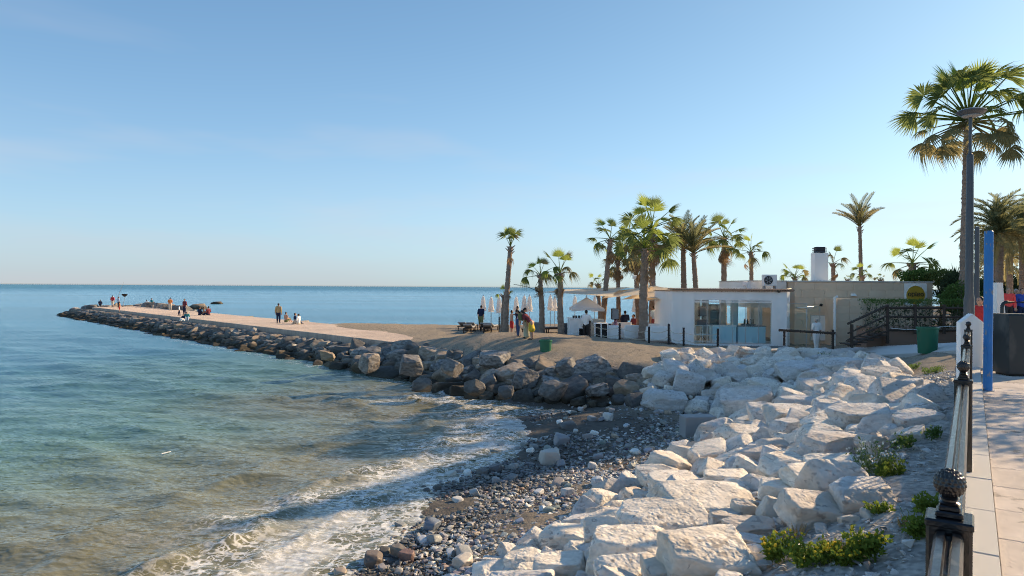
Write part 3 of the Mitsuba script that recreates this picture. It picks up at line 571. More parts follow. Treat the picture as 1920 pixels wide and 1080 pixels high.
# ---------------------------------------------------------------- promenade
PZ = 3.08
def stbox(s0, s1, t0, t1, z0, z1, ch=.012): return quadprism([st(s0, t0), st(s1, t0), st(s1, t1), st(s0, t1)], z0, z1, ch)
prom = structure('promenade', stbox(-6, 110, -9, -.30, 1.8, PZ - .012, .01), 'mat_paving', uv=None)
r = rng(3)
for a in np.arange(-1, 30, .72):
    for j, t in enumerate(np.arange(-.21, -4.9, -1.05)):
        m = tm(stbox(a + .004, a + .716, t - 1.046, t, PZ - .05, PZ + r.uniform(0, .003), .004))
        put('paving_slab', m, 'mat_paving', prom, uv=np.tile([r.uniform(), 0], (len(m.vertices), 1)))
kerb = structure('kerb', stbox(-6, 17.0, -.30, .035, 2.0, PZ - .03), 'mat_concrete')
for a in np.arange(-1, 17, 1.0):
    put('kerb_stone', stbox(a + .005, a + .995, -.205, .05, PZ - .06, PZ + .03 + r.uniform(0, .004), .01), 'mat_concrete', kerb)
structure('retaining_wall', stbox(-6, 17.0, .036, .07, 1.6, PZ - .09), 'mat_concrete')

# railing: posts with scaled balls, beam with a groove, balusters, bottom rail
ra = thing('railing', 'black painted iron railing with ball topped posts along the promenade edge', 'railing')
zb = PZ + .835
posts = [2.835, 7.24, 11.8, 16.4]; first = -1.6
def post_mesh():
    return cat(cbox(.142, .136, .905, .010), moved(cbox(.15, .144, .028, .006), (0, 0, .878)), moved(cbox(.085, .082, .022, .005), (0, 0, .906)), moved(cbox(.066, .064, .018, .004), (0, 0, .928)),
               moved(lathe([(0, 0), (.028, 0), (.033, .008), (.025, .014), (.025, .02), (.031, .026), (.022, .034), (.022, .04), (0, .04)], 20), (0, 0, .945)))
def ball_mesh(rad=.049):
    m = trimesh.creation.uv_sphere(rad, count=[40, 72]); v = np.array(m.vertices); n = v / np.linalg.norm(v, axis=1, keepdims=True)
    th, ph = np.arccos(np.clip(n[:, 2], -1, 1)), np.arctan2(n[:, 1], n[:, 0])
    row = th / math.pi * 11; off = np.floor(row) % 2 * .5; cell = (ph / (2 * math.pi) * 16 + off) % 1
    h = (1 - (2 * cell - 1) ** 2) * np.minimum(1, (row % 1) * 1.6) * .10
    return trimesh.Trimesh(v * (0.95 + h)[:, None], m.faces, process=False)
ang = math.atan2(US[1], US[0])
pm, bm = mikit.ply(post_mesh(), 'mat_black_paint', 25), mikit.ply(ball_mesh(), 'mat_black_paint', True)
for s in posts:
    p = st(s, 0, PZ - .075); q = T().translate(p.tolist()).rotate([0, 0, 1], math.degrees(ang))
    k = put('post', pm, None, ra, to_world=q); put('ball', bm, None, k, to_world=T().translate([p[0], p[1], p[2] + 1.02]))
prof = [(-.058, 0), (-.05, -.012), (.05, -.012), (.058, 0), (.058, .055), (.046, .072), (.016, .076), (.008, .060), (-.008, .060), (-.016, .076), (-.046, .072), (-.058, .055)]
ends = [first] + posts
for a, b in zip(ends[:-1], ends[1:]):
    a, b = a + .09, b - .09
    bar = tm(CrossSection([prof]).extrude(b - a)); v = np.array(bar.vertices)
    v = v * [.74, .85, 1]
    w = np.stack([st(0, 0)[0] + US[0] * (a + v[:, 2]) + UT[0] * v[:, 0], st(0, 0)[1] + US[1] * (a + v[:, 2]) + UT[1] * v[:, 0], zb - .10 + v[:, 1]], -1)
    put('top_rail', trimesh.Trimesh(w, bar.faces[:, ::-1]), 'mat_black_paint', ra)
    put('bottom_rail', stbox(a, b, -.022, .022, PZ + .09, PZ + .125, .006), 'mat_black_paint', ra)
bal = mikit.ply(moved(tube([(0, 0, 0), (0, 0, .62)], .009, 8), (0, 0, 0)), 'mat_black_paint', 40)
for a, b in zip(ends[:-1], ends[1:]):
    n = int((b - a - .2) / .125)
    for k in range(n):
        p = st(a + .1 + (k + .5) * (b - a - .2) / n, 0, PZ + .118); put('baluster', bal, None, ra, to_world=T().translate(p.tolist()))

# white pointed pillar at the end of the railing
p = at(1819, 640, 14.6); w = PX(38, 14.6)
k = thing('pillar', 'white pointed masonry pillar at the end of the railing', 'pillar')
put('shaft', moved(cbox(w, .34, p[2] - 1.9, .01), (p[0], p[1], 1.95), -.35), 'mat_plaster', k)
z1 = at(1819, 605, 14.6)[2]; z2 = at(1819, 588, 14.6)[2]
sh = tm(hull([(-w / 2, -.17, 0), (w / 2, -.17, 0), (-w / 2, .17, 0), (w / 2, .17, 0), (-w / 2, -.17, z1 - p[2]), (w / 2, -.17, z1 - p[2]), (-w / 2, .17, z1 - p[2]), (w / 2, .17, z1 - p[2]), (0, -.17, z2 - p[2]), (0, .17, z2 - p[2])]))
put('gable_cap', moved(sh, (p[0], p[1], p[2] - .05 + .05), -.35), 'mat_plaster', k)

# street lamps
def lamp(px, Y, top_py, w_px, label, disc=True):
    b = at(px, 600, Y); zt = at(px + 1, top_py, Y)[2]; z0 = 2.3; rr = PX(w_px, Y) / 2; key = thing('street_lamp', label, 'street lamp')
    zj = zt - (zt - z0) * .16
    put('pole', moved(lathe([(0, 0), (rr * 1.9, 0), (rr * 1.9, .06), (rr * 1.45, .1), (rr * 1.45, 2.2), (rr * 1.15, 2.3), (rr * .92, zj - z0), (rr * .5, zj - z0 + .06), (0, zj - z0 + .06)], 28), (b[0], b[1], z0)), 'mat_lamp_grey', key, smooth=30)
    put('stem', tube([(b[0], b[1], zj), (b[0], b[1], zt - .1)], rr * .42, 14), 'mat_lamp_grey', key, smooth=40)
    R = PX(63, 15.6) / 2 * .8
    put('lamp_head', moved(lathe([(0, 0), (R * .35, -.02), (R * .8, .03), (R * .97, .075), (R, .092), (R * .93, .11), (R * .6, .15), (R * .2, .172), (0, .176)], 40), (b[0] + .02, b[1], zt - .12)), 'mat_lamp_grey', key, smooth=40)
    put('lamp_glass', moved(lathe([(0, -.01), (R * .3, -.016), (R * .62, .01), (R * .62, .03), (0, .03)], 32), (b[0] + .02, b[1], zt - .145)), 'mat_grey', key, smooth=40)
    return key
lamp(1817, 15.6, 207, 12.5, 'grey street lamp with a flat disc head rising behind the white pillar')
b = at(1831, 600, 24.0); k = thing('sign_post', 'thin grey post half hidden behind the street lamp', 'post')
put('shaft', moved(lathe([(0, 0), (.085, 0), (.075, at(1831, 425, 24)[2] - 2.3), (0, at(1831, 425, 24)[2] - 2.3)], 16), (b[0], 24.0, 2.3)), 'mat_lamp_grey', k, smooth=40); put('base', moved(lathe([(0, 0), (.16, 0), (.16, .5), (.1, .56), (0, .56)], 16), (b[0], 24.0, 2.3)), 'mat_lamp_grey', k, smooth=40)

# blue pole
b = on(1852, 733, PZ); zt = at(1849, 433, b[1])[2]
k = thing('blue_pole', 'bright blue round pole standing on the promenade paving', 'pole')
R = PX(15, b[1]) / 2
put('shaft', moved(lathe([(0, 0), (R, 0), (R, zt - PZ - .01), (R - .01, zt - PZ), (0, zt - PZ)], 32), (b[0], b[1], PZ)), 'mat_blue_paint', k, smooth=30)
put('base_plate', moved(lathe([(0, 0), (R * 1.5, 0), (R * 1.5, .012), (0, .012)], 24), (b[0], b[1], PZ)), 'mat_grey', k)
# pale tapering post behind it
b = on(1866, 690, PZ); zt = at(1866, 530, b[1])[2]
single('concrete_post', moved(tm(hull([(x * s, y * s, z) for s, z in ((.13, 0), (.125, 1.0), (.085, zt - PZ)) for x, y in ((-1, -1), (1, -1), (1, 1), (-1, 1))])), (b[0], b[1], PZ), .3), 'mat_plaster', 'pale tapering concrete post behind the blue pole', 'post')
# dark litter bin with a hoop
b = on(1906, 703, PZ); Yd = b[1]; W_, H_ = PX(66, Yd), PX(112, Yd)
k = thing('litter_bin', 'dark green black litter bin with a rounded hoop at the right edge', 'litter bin')
yaw = ang - math.pi / 2
put('body', moved(hull(np.vstack([np.array([(x, y, 0) for x in (-W_ / 2 * .96, W_ / 2 * .96) for y in (-.26, .26)])] + [np.array([(sx * (W_ / 2 - .03), sy * .25, H_ - .02), (sx * W_ / 2, sy * .22, H_ - .03), (sx * W_ / 2, sy * .26, H_ - .06)]) for sx in (-1, 1) for sy in (-1, 1)])), (b[0], b[1], PZ + .05), 0), 'mat_bin_dark', k)
put('foot', moved(cbox(W_ * .8, .4, .05), (b[0], b[1], PZ), 0), 'mat_black', k)
hp = [(-W_ / 2 + .05, 0, H_)] + [(-W_ / 2 + .05 + .09 * (1 - math.cos(a)), 0, H_ + .11 + .10 * math.sin(a)) for a in np.linspace(0, math.pi / 2, 6)] + [(W_ / 2 - .05 - .09 * (1 - math.cos(a)), 0, H_ + .11 + .10 * math.sin(a)) for a in np.linspace(math.pi / 2, 0, 6)] + [(W_ / 2 - .05, 0, H_)]
put('hoop', moved(tube(hp, .03, 12), (b[0], b[1], PZ + .04), 0), 'mat_bin_dark', k, smooth=40)

# ---------------------------------------------------------------- green beach bins
def green_bin(px, py, w_px, h_px, z, label):
    b = on(px, py, z); Yd = b[1]; w, h = PX(w_px, Yd), PX(h_px, Yd); k = thing('green_bin', label, 'litter bin')
    put('body', moved(lathe([(0, 0), (w * .40, 0), (w * .42, .03), (w * .47, h * .93), (w * .44, h * .93), (w * .38, .1), (0, .1)], 36), (b[0], b[1], b[2] - .03)), 'mat_green_plastic', k, smooth=35)
    put('rim', moved(lathe([(w * .44, h * .93), (w * .5, h * .93), (w * .51, h * .96), (w * .5, h), (w * .43, h), (w * .44, h * .93)], 36), (b[0], b[1], b[2] - .03)), 'mat_green_plastic', k, smooth=35)
    for s in (-1, 1): put('handle', moved(cbox(.05, .12, .05, .012), (b[0] + s * w * .49, b[1], b[2] + h * .8)), 'mat_green_plastic', k)
green_bin(1739, 661, 38, 49, 2.2, 'green plastic litter bin on the sand by the ramp fence')
green_bin(1023, 663, 24, 27, 1.6, 'green plastic litter bin on the sand behind the breakwater boulders')
# ---------------------------------------------------------------- beach pavilion
PY = 36.6
def XZ(px, py, Y): p = at(px, py, Y); return p[0], p[2]
xl, zt_ = XZ(1261, 546, PY); xr, _ = XZ(1476, 546, PY); zb_ = 1.55
ox0, oz1 = XZ(1302, 563, PY); ox1, oz0 = XZ(1447, 646, PY)
pav = thing('beach_pavilion', 'white flat roofed beach pavilion with a wide glass front and tiled eaves', 'building')
D_ = 4.6
shell = box(xl, xr, PY, PY + D_, zb_, zt_) - box(xl + .22, xr - .22, PY + .2, PY + D_ - .2, zb_ + .12, zt_ - .18) - box(ox0, ox1, PY - 1, PY + .5, oz0, oz1)
for a, b in ((ox0 - .6, ox0 + 1.15), (ox0 + 1.55, ox0 + 2.75), (ox0 + 3.1, ox1 + .4)): shell -= box(a, b, PY + D_ - 1, PY + D_ + 1, oz0 + .75, oz1 + .12)
shell -= box(xr - 1, xr + 1, PY + 1.0, PY + 3.6, zb_ + .15, oz1)
put('wall', shell, 'mat_plaster', pav)
put('plinth', box(xl - .03, xr + .03, PY - .06, PY - .003, zb_ - .5, zb_ + .10), 'mat_grey', pav)
fr = [box(ox0, ox1, PY + .06, PY + .12, oz1 - .05, oz1 - .002), box(ox0, ox1, PY + .06, PY + .12, oz0 + .002, oz0 + .05)]
put('window_head', box(ox0 + .002, ox1 - .002, PY + .02, PY + .16, oz1 - .12, oz1 - .052), 'mat_white', pav)
n_pane = 6; xs = np.linspace(ox0, ox1, n_pane + 1)
for i in range(n_pane):
    w = put('window_pane', trimesh.Trimesh(*[np.array(q) for q in ([[xs[i] + .02, PY + .09, oz0 + .05], [xs[i + 1] - .02, PY + .09, oz0 + .05], [xs[i + 1] - .02, PY + .09, oz1 - .12], [xs[i] + .02, PY + .09, oz1 - .12]], [[0, 1, 2], [0, 2, 3]])]), 'mat_glass', pav)
    put('frame', box(xs[i] + .001, xs[i] + .025, PY + .065, PY + .115, oz0 + .05, oz1 - .12), 'mat_steel', w)
put('sill', box(ox0 + .002, ox1 - .002, PY + .055, PY + .125, oz0 + .002, oz0 + .05), 'mat_steel', pav)
# barrel tiles at the eaves
tiles = []; nt = 46; dx = (xr + .35 - xl + .05) / nt
half = [(math.cos(a) * dx * .52, math.sin(a) * dx * .55) for a in np.linspace(0, math.pi, 8)] + [(math.cos(a) * dx * .36, math.sin(a) * dx * .38) for a in np.linspace(math.pi, 0, 8)]
for i in range(nt):
    x = xl - .05 + dx * (i + .5); m = tm(CrossSection([half]).extrude(1.2)); v = np.array(m.vertices)
    tiles.append(trimesh.Trimesh(np.stack([x + v[:, 0], PY - .16 + v[:, 2], zt_ + .055 + v[:, 1] + v[:, 2] * .03], -1), m.faces[:, ::-1]))
put('roof_tiles', cat(*tiles), 'mat_tile', pav, kind='stuff', smooth=30)
put('roof', box(xl - .06, xr + .3, PY - .12, PY + D_ + .1, zt_, zt_ + .05), 'mat_tile', pav)
put('gutter', moved(tube([(xr - .55, PY - .2, zt_ + .02), (xr + .75, PY + 1.4, zt_ + .16)], .07, 10), (0, 0, 0)), 'mat_black', pav, smooth=40)
# side wall lit by the sun between the pavilion and the stone building
put('return_wall', hull([(xr, PY + .9, zt_ - .75), (xr, PY + .9, zt_), (xr + .8, PY + 1.6, zt_), (xr + .8, PY + 1.6, zb_), (xr + .25, PY + 1.1, zb_), (xr + .25, PY + 1.5, zb_), (xr + .8, PY + 1.75, zb_), (xr, PY + 1.1, zt_)]), 'mat_plaster', pav)
put('floor', box(xl + .23, xr - .23, PY + .21, PY + D_ - .21, zb_ + .121, zb_ + .14), 'mat_concrete', pav)
# things inside it
def counter(x0, x1, y0, y1, z0, h, label, mat='mat_blue_grey', top='mat_white'):
    k = thing('counter', label, 'counter'); n = max(1, round((x1 - x0) / .75)); e = np.linspace(x0, x1, n + 1)
    put('body', box(x0 + .01, x1 - .01, y0 + .015, y1 - .01, z0, z0 + h - .05), mat, k)
    for i in range(n): put('panel', cbox(e[i + 1] - e[i] - .02, .02, h - .16, .004).translate([(e[i] + e[i + 1]) / 2, y0 + .003, z0 + .06]), mat, k)
    put('worktop', cbox(x1 - x0 + .06, y1 - y0 + .06, .05, .01).translate([(x0 + x1) / 2, (y0 + y1) / 2, z0 + h - .049]), top, k)
    return k
fz = zb_ + .14
counter(ox0 + 1.15, ox0 + 2.45, PY + .6, PY + 1.3, fz, 1.0, 'pale blue serving counter behind the glass front of the pavilion')
counter(ox0 + 2.6, ox1 - .05, PY + .75, PY + 1.35, fz, .98, 'longer blue grey counter at the right behind the glass front', top='mat_grey')
k = thing('display_fridge', 'tall glass door fridge with a green glow between the pavilion columns', 'fridge')
fx = ox0 + 1.62
put('cabinet', box(fx, fx + .62, PY + 2.7, PY + 3.3, fz, fz + 2.1) - box(fx + .05, fx + .57, PY + 2.6, PY + 3.22, fz + .2, fz + 2.02), 'mat_grey', k)
for i in range(4): put('shelf', box(fx + .052, fx + .568, PY + 2.8, PY + 3.2, fz + .4 + .42 * i, fz + .42 + .42 * i), 'mat_steel', k)
put('door', box(fx + .03, fx + .59, PY + 2.64, PY + 2.66, fz + .18, fz + 2.04), 'mat_glass', k)
for dx_, lab in ((1.28, 'grey square column left of the tall fridge'), (2.95, 'blue grey column right of the tall fridge')):
    single('column', moved(cbox(.34, .34, oz1 + .1 - fz, .01), (ox0 + dx_, PY + 2.5, fz)), 'mat_blue_grey' if dx_ > 2 else 'mat_concrete', lab, 'column')
def speaker(x, y, z, w, h, label, stand=True):
    k = thing('loudspeaker', label, 'loudspeaker')
    put('cabinet', moved(cbox(w, w * .85, h, .03), (x, y, z)), 'mat_black', k)
    put('grille', moved(cbox(w * .86, .02, h * .88, .008), (x, y - w * .425 - .006, z + h * .06)), 'mat_grey', k)
    if stand:
        g = Z(x, y); put('stand', cat(tube([(x, y, g), (x, y, z)], .022, 8), *[tube([(x, y, g + .5), (x + .4 * math.cos(a), y + .4 * math.sin(a), g)], .014, 6) for a in (.4, 2.5, 4.6)]), 'mat_black', k)
speaker(ox0 + .95, PY + 1.9, fz + 1.45, .42, .55, 'black loudspeaker seen through the left part of the glass front')
k = thing('serving_trolley', 'white framed trolley with dark crates behind the left pane of the pavilion', 'trolley')
x0, x1, y0, y1 = ox0 + .18, ox0 + .98, PY + .45, PY + .9
for x in (x0, (x0 + x1) / 2, x1):
    for y in (y0, y1): put('upright', box(x - .015, x + .015, y - .015, y + .015, fz, fz + 1.0), 'mat_white', k)
for z in (.12, .5, .98): put('shelf', box(x0 - .02, x1 + .02, y0 - .02, y1 + .02, fz + z, fz + z + .025), 'mat_white', k)
put('crate', moved(cbox(.62, .36, .30, .02), ((x0 + x1) / 2, y0 + .22, fz + 1.006)), 'mat_lamp_grey', k)
counter(ox1 - .75, ox1 - .12, PY + 2.2, PY + 2.7, fz, 1.0, 'dark back counter with bottles at the right end of the pavilion', 'mat_black', 'mat_grey')
r = rng(8)
bot = lathe([(0, 0), (.036, 0), (.036, .17), (.013, .22), (.013, .29), (0, .29)], 12)
for i in range(10): single('bottle', moved(bot, (ox1 - .70 + i * .056, PY + 2.3 + .2 * (i % 3) / 2, fz + .999)), ['mat_green_plastic', 'mat_tile', 'mat_white', 'mat_black'][i % 4], 'small bottle on the dark back counter of the pavilion', 'bottle', 'bottles on the back counter', smooth=30)
# glass wind screens to the right of the pavilion
def screen(x0, y0, x1, y1, z0, z1, label):
    k = thing('glass_screen', label, 'glass screen')
    put('pane', trimesh.Trimesh(np.array([[x0, y0, z0], [x1, y1, z0], [x1, y1, z1], [x0, y0, z1]]), np.array([[0, 1, 2], [0, 2, 3]])), 'mat_glass', k)
    for x, y in ((x0, y0), (x1, y1)): put('post', box(x - .015, x + .015, y - .015, y + .015, z0 - .05, z1 + .02), 'mat_steel', k)
    put('rail', tube([(x0, y0, z1 + .01), (x1, y1, z1 + .01)], .016, 6), 'mat_steel', k)
a, b, c = at(1478, 600, 36.9), at(1512, 600, 36.9), at(1540, 600, 38.0)
screen(a[0], 36.9, b[0], 36.9, 1.55, at(0, 560, 36.9)[2], 'clear glass wind screen beside the right corner of the pavilion')
screen(b[0] + .05, 36.95, c[0], 38.2, 1.55, at(0, 563, 37)[2] - .1, 'second glass wind screen in front of the stone wall')
single('door_slab', moved(cbox(PX(120, 34.5), 1.2, .22, .03), (*at(1455, 650, 34.6)[:2], 1.42), .05), 'mat_concrete', 'pale concrete step in front of the pavilion entrance', 'step')

# ---------------------------------------------------------------- stone clad main building
MY = 39.0
x0, ztop = XZ(1490, 526, MY); x1, _ = XZ(1749, 526, MY); z0 = 1.3
mb = thing('stone_building', 'flat roofed beige stone clad building with a white chimney behind the pavilion', 'building')
put('wall', box(x0 + .02, x1 - .02, MY + .03, MY + 8, z0, ztop - .08), 'mat_cladding', mb)
wall_key = [k for k in scene if k.startswith(mb + '__wall')][0]
r = rng(14); rows = 9; hh = (ztop - .1 - z0) / rows
pos = at(1720, 545, MY)
for j in range(rows):
    x = x0 - (.6 if j % 2 else 0)
    while x < x1:
        w = r.uniform(.95, 1.35); a, b = max(x, x0), min(x + w, x1)
        if b - a > .05:
            m = tm(cbox(b - a - .012, .05, hh - .012, .006).translate([(a + b) / 2, MY + .005 + r.uniform(0, .008), z0 + j * hh]))
            put('stone_panel', m, 'mat_cladding', wall_key, uv=np.tile([r.uniform(), 0], (len(m.vertices), 1)))
        x += w
for j in range(rows):                      # right side wall
    for a in np.arange(MY + .04, MY + 6, 1.2):
        m = tm(cbox(.05, 1.19, hh - .012, .006).translate([x1 - .005, a + .6, z0 + j * hh])); put('stone_panel', m, 'mat_cladding', wall_key, uv=np.tile([r.uniform(), 0], (len(m.vertices), 1)))
put('coping', box(x0 - .05, x1 + .05, MY - .05, MY + 8.05, ztop - .08, ztop), 'mat_concrete', mb)
# roof edge to the left with the air conditioner
xa, za = XZ(1407, 527, MY + 1); put('roof_upstand', box(xa, x0 - .06, MY + 1, MY + 7, 3.6, za), 'mat_plaster', mb); put('upstand_coping', box(xa - .04, x0 - .06, MY + .96, MY + 7, za + .002, za + .05), 'mat_concrete', mb)
xc0, zc = XZ(1528, 474, MY + 1.4); xc1, _ = XZ(1553, 474, MY + 1.4); ch = put('chimney', box(xc0, xc1, MY + 1.4, MY + 1.95, ztop - .5, zc), 'mat_plaster', mb)
xm = (xc0 + xc1) / 2; wc = (xc1 - xc0) * .86
for i in range(3): put('cowl_fin', cbox(wc, .48, .055, .012).translate([xm, MY + 1.68, zc + .04 + i * .11]), 'mat_lamp_grey', ch)
put('cowl', box(xm - wc / 2 + .08, xm + wc / 2 - .08, MY + 1.52, MY + 1.84, zc + .002, zc + .36), 'mat_black', ch)
# small block in front with a white down pipe
bx0, bzt = XZ(1588, 560, 37.6); bx1, _ = XZ(1617, 560, 37.6)
put('porch_block', box(XZ(1572, 0, 37.6)[0], bx1, 37.6, MY, z0, bzt), 'mat_cladding', mb)
for j in range(7):
    for i in range(2):
        w = (bx1 - XZ(1572, 0, 37.6)[0]) / 2; m = tm(cbox(w - .012, .04, (bzt - z0) / 7 - .012, .006).translate([XZ(1572, 0, 37.6)[0] + w * (i + .5), 37.585, z0 + (bzt - z0) / 7 * j]))
        put('stone_panel', m, 'mat_cladding', wall_key, uv=np.tile([r.uniform(), 0], (len(m.vertices), 1)))
pp = at(1566, 560, 37.4); put('down_pipe', tube([(pp[0], 37.45, z0), (pp[0], 37.45, bzt + .05), (pp[0] + .15, 37.45, bzt + .12)], .075, 12), 'mat_white', mb, smooth=40)
pp = at(1494, 540, 37.9); put('down_pipe', tube([(pp[0], 38.9, at(0, 577, 38.9)[2]), (pp[0], 38.9, at(0, 541, 38.9)[2])], .035, 8), 'mat_white', mb)
pp = at(1505, 577, 38.9); put('shelf_rail', box(pp[0] - .35, pp[0] + .45, 38.8, 38.95, pp[2] - .03, pp[2] + .03), 'mat_white', mb)
pp = at(1540, 572, MY - .1); put('wall_lamp', moved(lathe([(0, 0), (.07, .02), (.09, .1), (.03, .16), (0, .16)], 14), (pp[0], MY - .08, pp[2] - .08)), 'mat_black', mb, smooth=40)
pp = at(1601, 555, MY - .1); put('vent_hood', moved(tm(hull([(-.16, 0, 0), (.16, 0, 0), (-.16, -.12, 0), (.16, -.12, 0), (-.12, 0, .14), (.12, 0, .14)])), (pp[0], MY - .025, pp[2])), 'mat_white', mb)
# air conditioner
p = at(1443, 536, MY + .2); w, h = PX(25, MY), PX(21, MY)
acz = p[2]
k = thing('air_conditioner', 'white air conditioning unit with a round black fan on the roof', 'air conditioner')
put('case', moved(cbox(w, .36, h, .02), (p[0], MY + .25, p[2])), 'mat_white', k)
put('fan_grille', moved(trimesh.creation.annulus(.21, .25, .03).apply_transform(trimesh.transformations.rotation_matrix(math.pi / 2, [1, 0, 0])), (p[0] - w * .16, MY + .055, p[2] + h * .5)), 'mat_lamp_grey', k)
put('fan', moved(lathe([(0, 0), (.21, 0), (.21, .02), (.06, .03), (0, .03)], 28).apply_transform(trimesh.transformations.rotation_matrix(math.pi / 2, [1, 0, 0])), (p[0] - w * .16, MY + .062, p[2] + h * .5)), 'mat_black', k)
for q in (-.3, .3): put('foot', box(p[0] + q - .04, p[0] + q + .04, MY + .12, MY + .38, zt_ + .05, p[2]), 'mat_grey', k)
for a in range(6): put('fan_blade', moved(tm(hull([(.05, -.008, .02), (.19, -.012, .05), (.19, -.004, -.035), (.05, -.004, -.02)])).apply_transform(trimesh.transformations.rotation_matrix(a * math.pi / 3, [0, 1, 0])), (p[0] - w * .16, MY + .03, p[2] + h * .5)), 'mat_grey', k)
# round yellow sign on a white board
xs0, zs1 = XZ(1696, 531, MY - .1); xs1, zs0 = XZ(1738, 573, MY - .1)
k = thing('round_sign', 'white square sign board with a yellow disc above the hedge', 'sign')
put('board', box(xs0, xs1, MY - .09, MY - .05, zs0, zs1), 'mat_white', k)
cx, cz, R = (xs0 + xs1) / 2, zs1 - (xs1 - xs0) * .525, (xs1 - xs0) * .41
disc = trimesh.creation.cylinder(R, .02, sections=48); disc.apply_transform(trimesh.transformations.rotation_matrix(math.pi / 2, [1, 0, 0])); put('disc', moved(disc, (cx, MY - .10, cz)), 'mat_sign_yellow', k)
tx_ = meshkit.text_mesh('opleo', .25, .012, True); tx_.apply_transform(trimesh.transformations.rotation_matrix(math.pi / 2, [1, 0, 0])); tx_.vertices -= tx_.bounds.mean(0); put('lettering', moved(tx_, (cx, MY - .118, cz + .03)), 'mat_dark_wood', k)
# white notice board
xs0, zs1 = XZ(1520, 591, MY - .1); xs1, zs0 = XZ(1554, 639, MY - .1)
k = thing('notice_board', 'large white notice board on the stone wall behind the man in white', 'notice board')
put('frame', box(xs0, xs1, MY - .07, MY - .03, zs0, zs1), 'mat_steel', k); put('sheet', box(xs0 + .03, xs1 - .03, MY - .08, MY - .069, zs0 + .03, zs1 - .03), 'mat_white', k)
# dark horizontal bar barrier
k = thing('barrier_rail', 'low dark wooden barrier rail in front of the stone building', 'barrier')
a, b = at(1460, 619, 34.8), at(1567, 625, 33.6)
put('bar', tube([a, b], .065, 10), 'mat_dark_wood', k, smooth=40)
for px, Yp in ((1471, 34.7), (1562, 33.7)):
    p = at(px, 622, Yp); put('post', moved(lathe([(0, 0), (.06, 0), (.06, p[2] - Z(p[0], Yp) + .2), (0, p[2] - Z(p[0], Yp) + .2)], 12), (p[0], Yp + .02, Z(p[0], Yp) - .1)), 'mat_dark_wood', k, smooth=40)

# ---------------------------------------------------------------- ramp, wooden fence, hedge
FY = 33.2
pa = [on(1545, 657, 1.58), on(1600, 652, 1.7), on(1700, 648, 2.05), on(1800, 643, 2.5), on(1840, 641, 2.75)]; pb = [on(1560, 664, 1.58), on(1640, 667, 1.75), on(1730, 663, 2.12), on(1810, 657, 2.55), on(1860, 655, 2.8)]
V_ = np.array(pa + pb); V_[:, 2] += .03; n = len(pa); lo = V_.copy(); lo[:, 2] -= .6
F_ = [[i, n + i, n + i + 1] for i in range(n - 1)] + [[i, n + i + 1, i + 1] for i in range(n - 1)] + [[n + i, 2 * n + n + i, 2 * n + n + i + 1] for i in range(n - 1)] + [[n + i, 3 * n + i + 1, n + i + 1] for i in range(n - 1)]
structure('path', (np.vstack([V_, lo]), np.array(F_)), 'mat_concrete')
structure('terrace', box(at(1672, 0, FY)[0], 60, FY + .25, FY + 3.2, 1.2, 2.78), 'mat_brick')
fe = thing('wooden_fence', 'dark brown wooden balustrade with a sloping stair rail below the hedge', 'fence')
def rail(a, b, rad=.055): put('rail', tube([a, b], rad, 8), 'mat_dark_wood', fe, smooth=40)
def post(px, py0, py1, Yp, rad=.075): a, b = at(px, py0, Yp), at(px, py1, Yp); put('post', tube([a, b], rad, 10), 'mat_dark_wood', fe, smooth=40)
for py in (577, 594, 619): rail(at(1664, py, FY), at(1822, py + 1, FY + .3), .06 if py == 577 else .05)
for px in (1664, 1716, 1770, 1822): post(px, 644 if px == 1664 else 626, 571, FY)
for o in (0, 15, 27, 38): rail(at(1590, 607 + o * 1.0 + (3 if o else 0), FY - 1.6), at(1664, 573 + o * 1.25, FY), .06 if o == 0 else .042)
post(1597, 652, 608, FY - 1.5)
steps = []
for i in range(5):
    a = at(1604 + i * 12, 648 - i * 4.5, FY - 1.3 + i * .28); put('stair_tread', moved(cbox(.55, 1.0, .07, .01), (a[0], a[1] + .5, a[2])), 'mat_dark_wood', fe)
single('white_rope', tube([at(1670 + 26 * i, 615 + 3 * math.sin(i * 1.1), FY - .12) for i in range(6)], .014, 6), 'mat_white', 'thin white rope tied along the wooden fence', 'rope')

def leaf_cloud(r, pts, size, upright=.3, n_v=4):
    """Separate small leaves: a folded blade of four triangles each."""
    n = len(pts); d = r.normal(size=(n, 3)); d[:, 2] += upright; d /= np.linalg.norm(d, axis=1, keepdims=True)
    s = np.cross(d, r.normal(size=(n, 3))); s /= np.linalg.norm(s, axis=1, keepdims=True); up = np.cross(s, d)
    L = size * r.uniform(.6, 1.35, (n, 1)); W = L * .26
    a, b, c, e = pts, pts + d * L * .5 + s * W - up * L * .06, pts + d * L, pts + d * L * .5 - s * W - up * L * .06; m = pts + d * L * .5 + up * L * .03
    v = np.stack([a, b, c, e, m], 1).reshape(-1, 3); k = np.arange(n)[:, None] * 5
    f = np.concatenate([k + [0, 1, 4], k + [1, 2, 4], k + [2, 3, 4], k + [3, 0, 4]], 1).reshape(-1, 3)
    return v, f
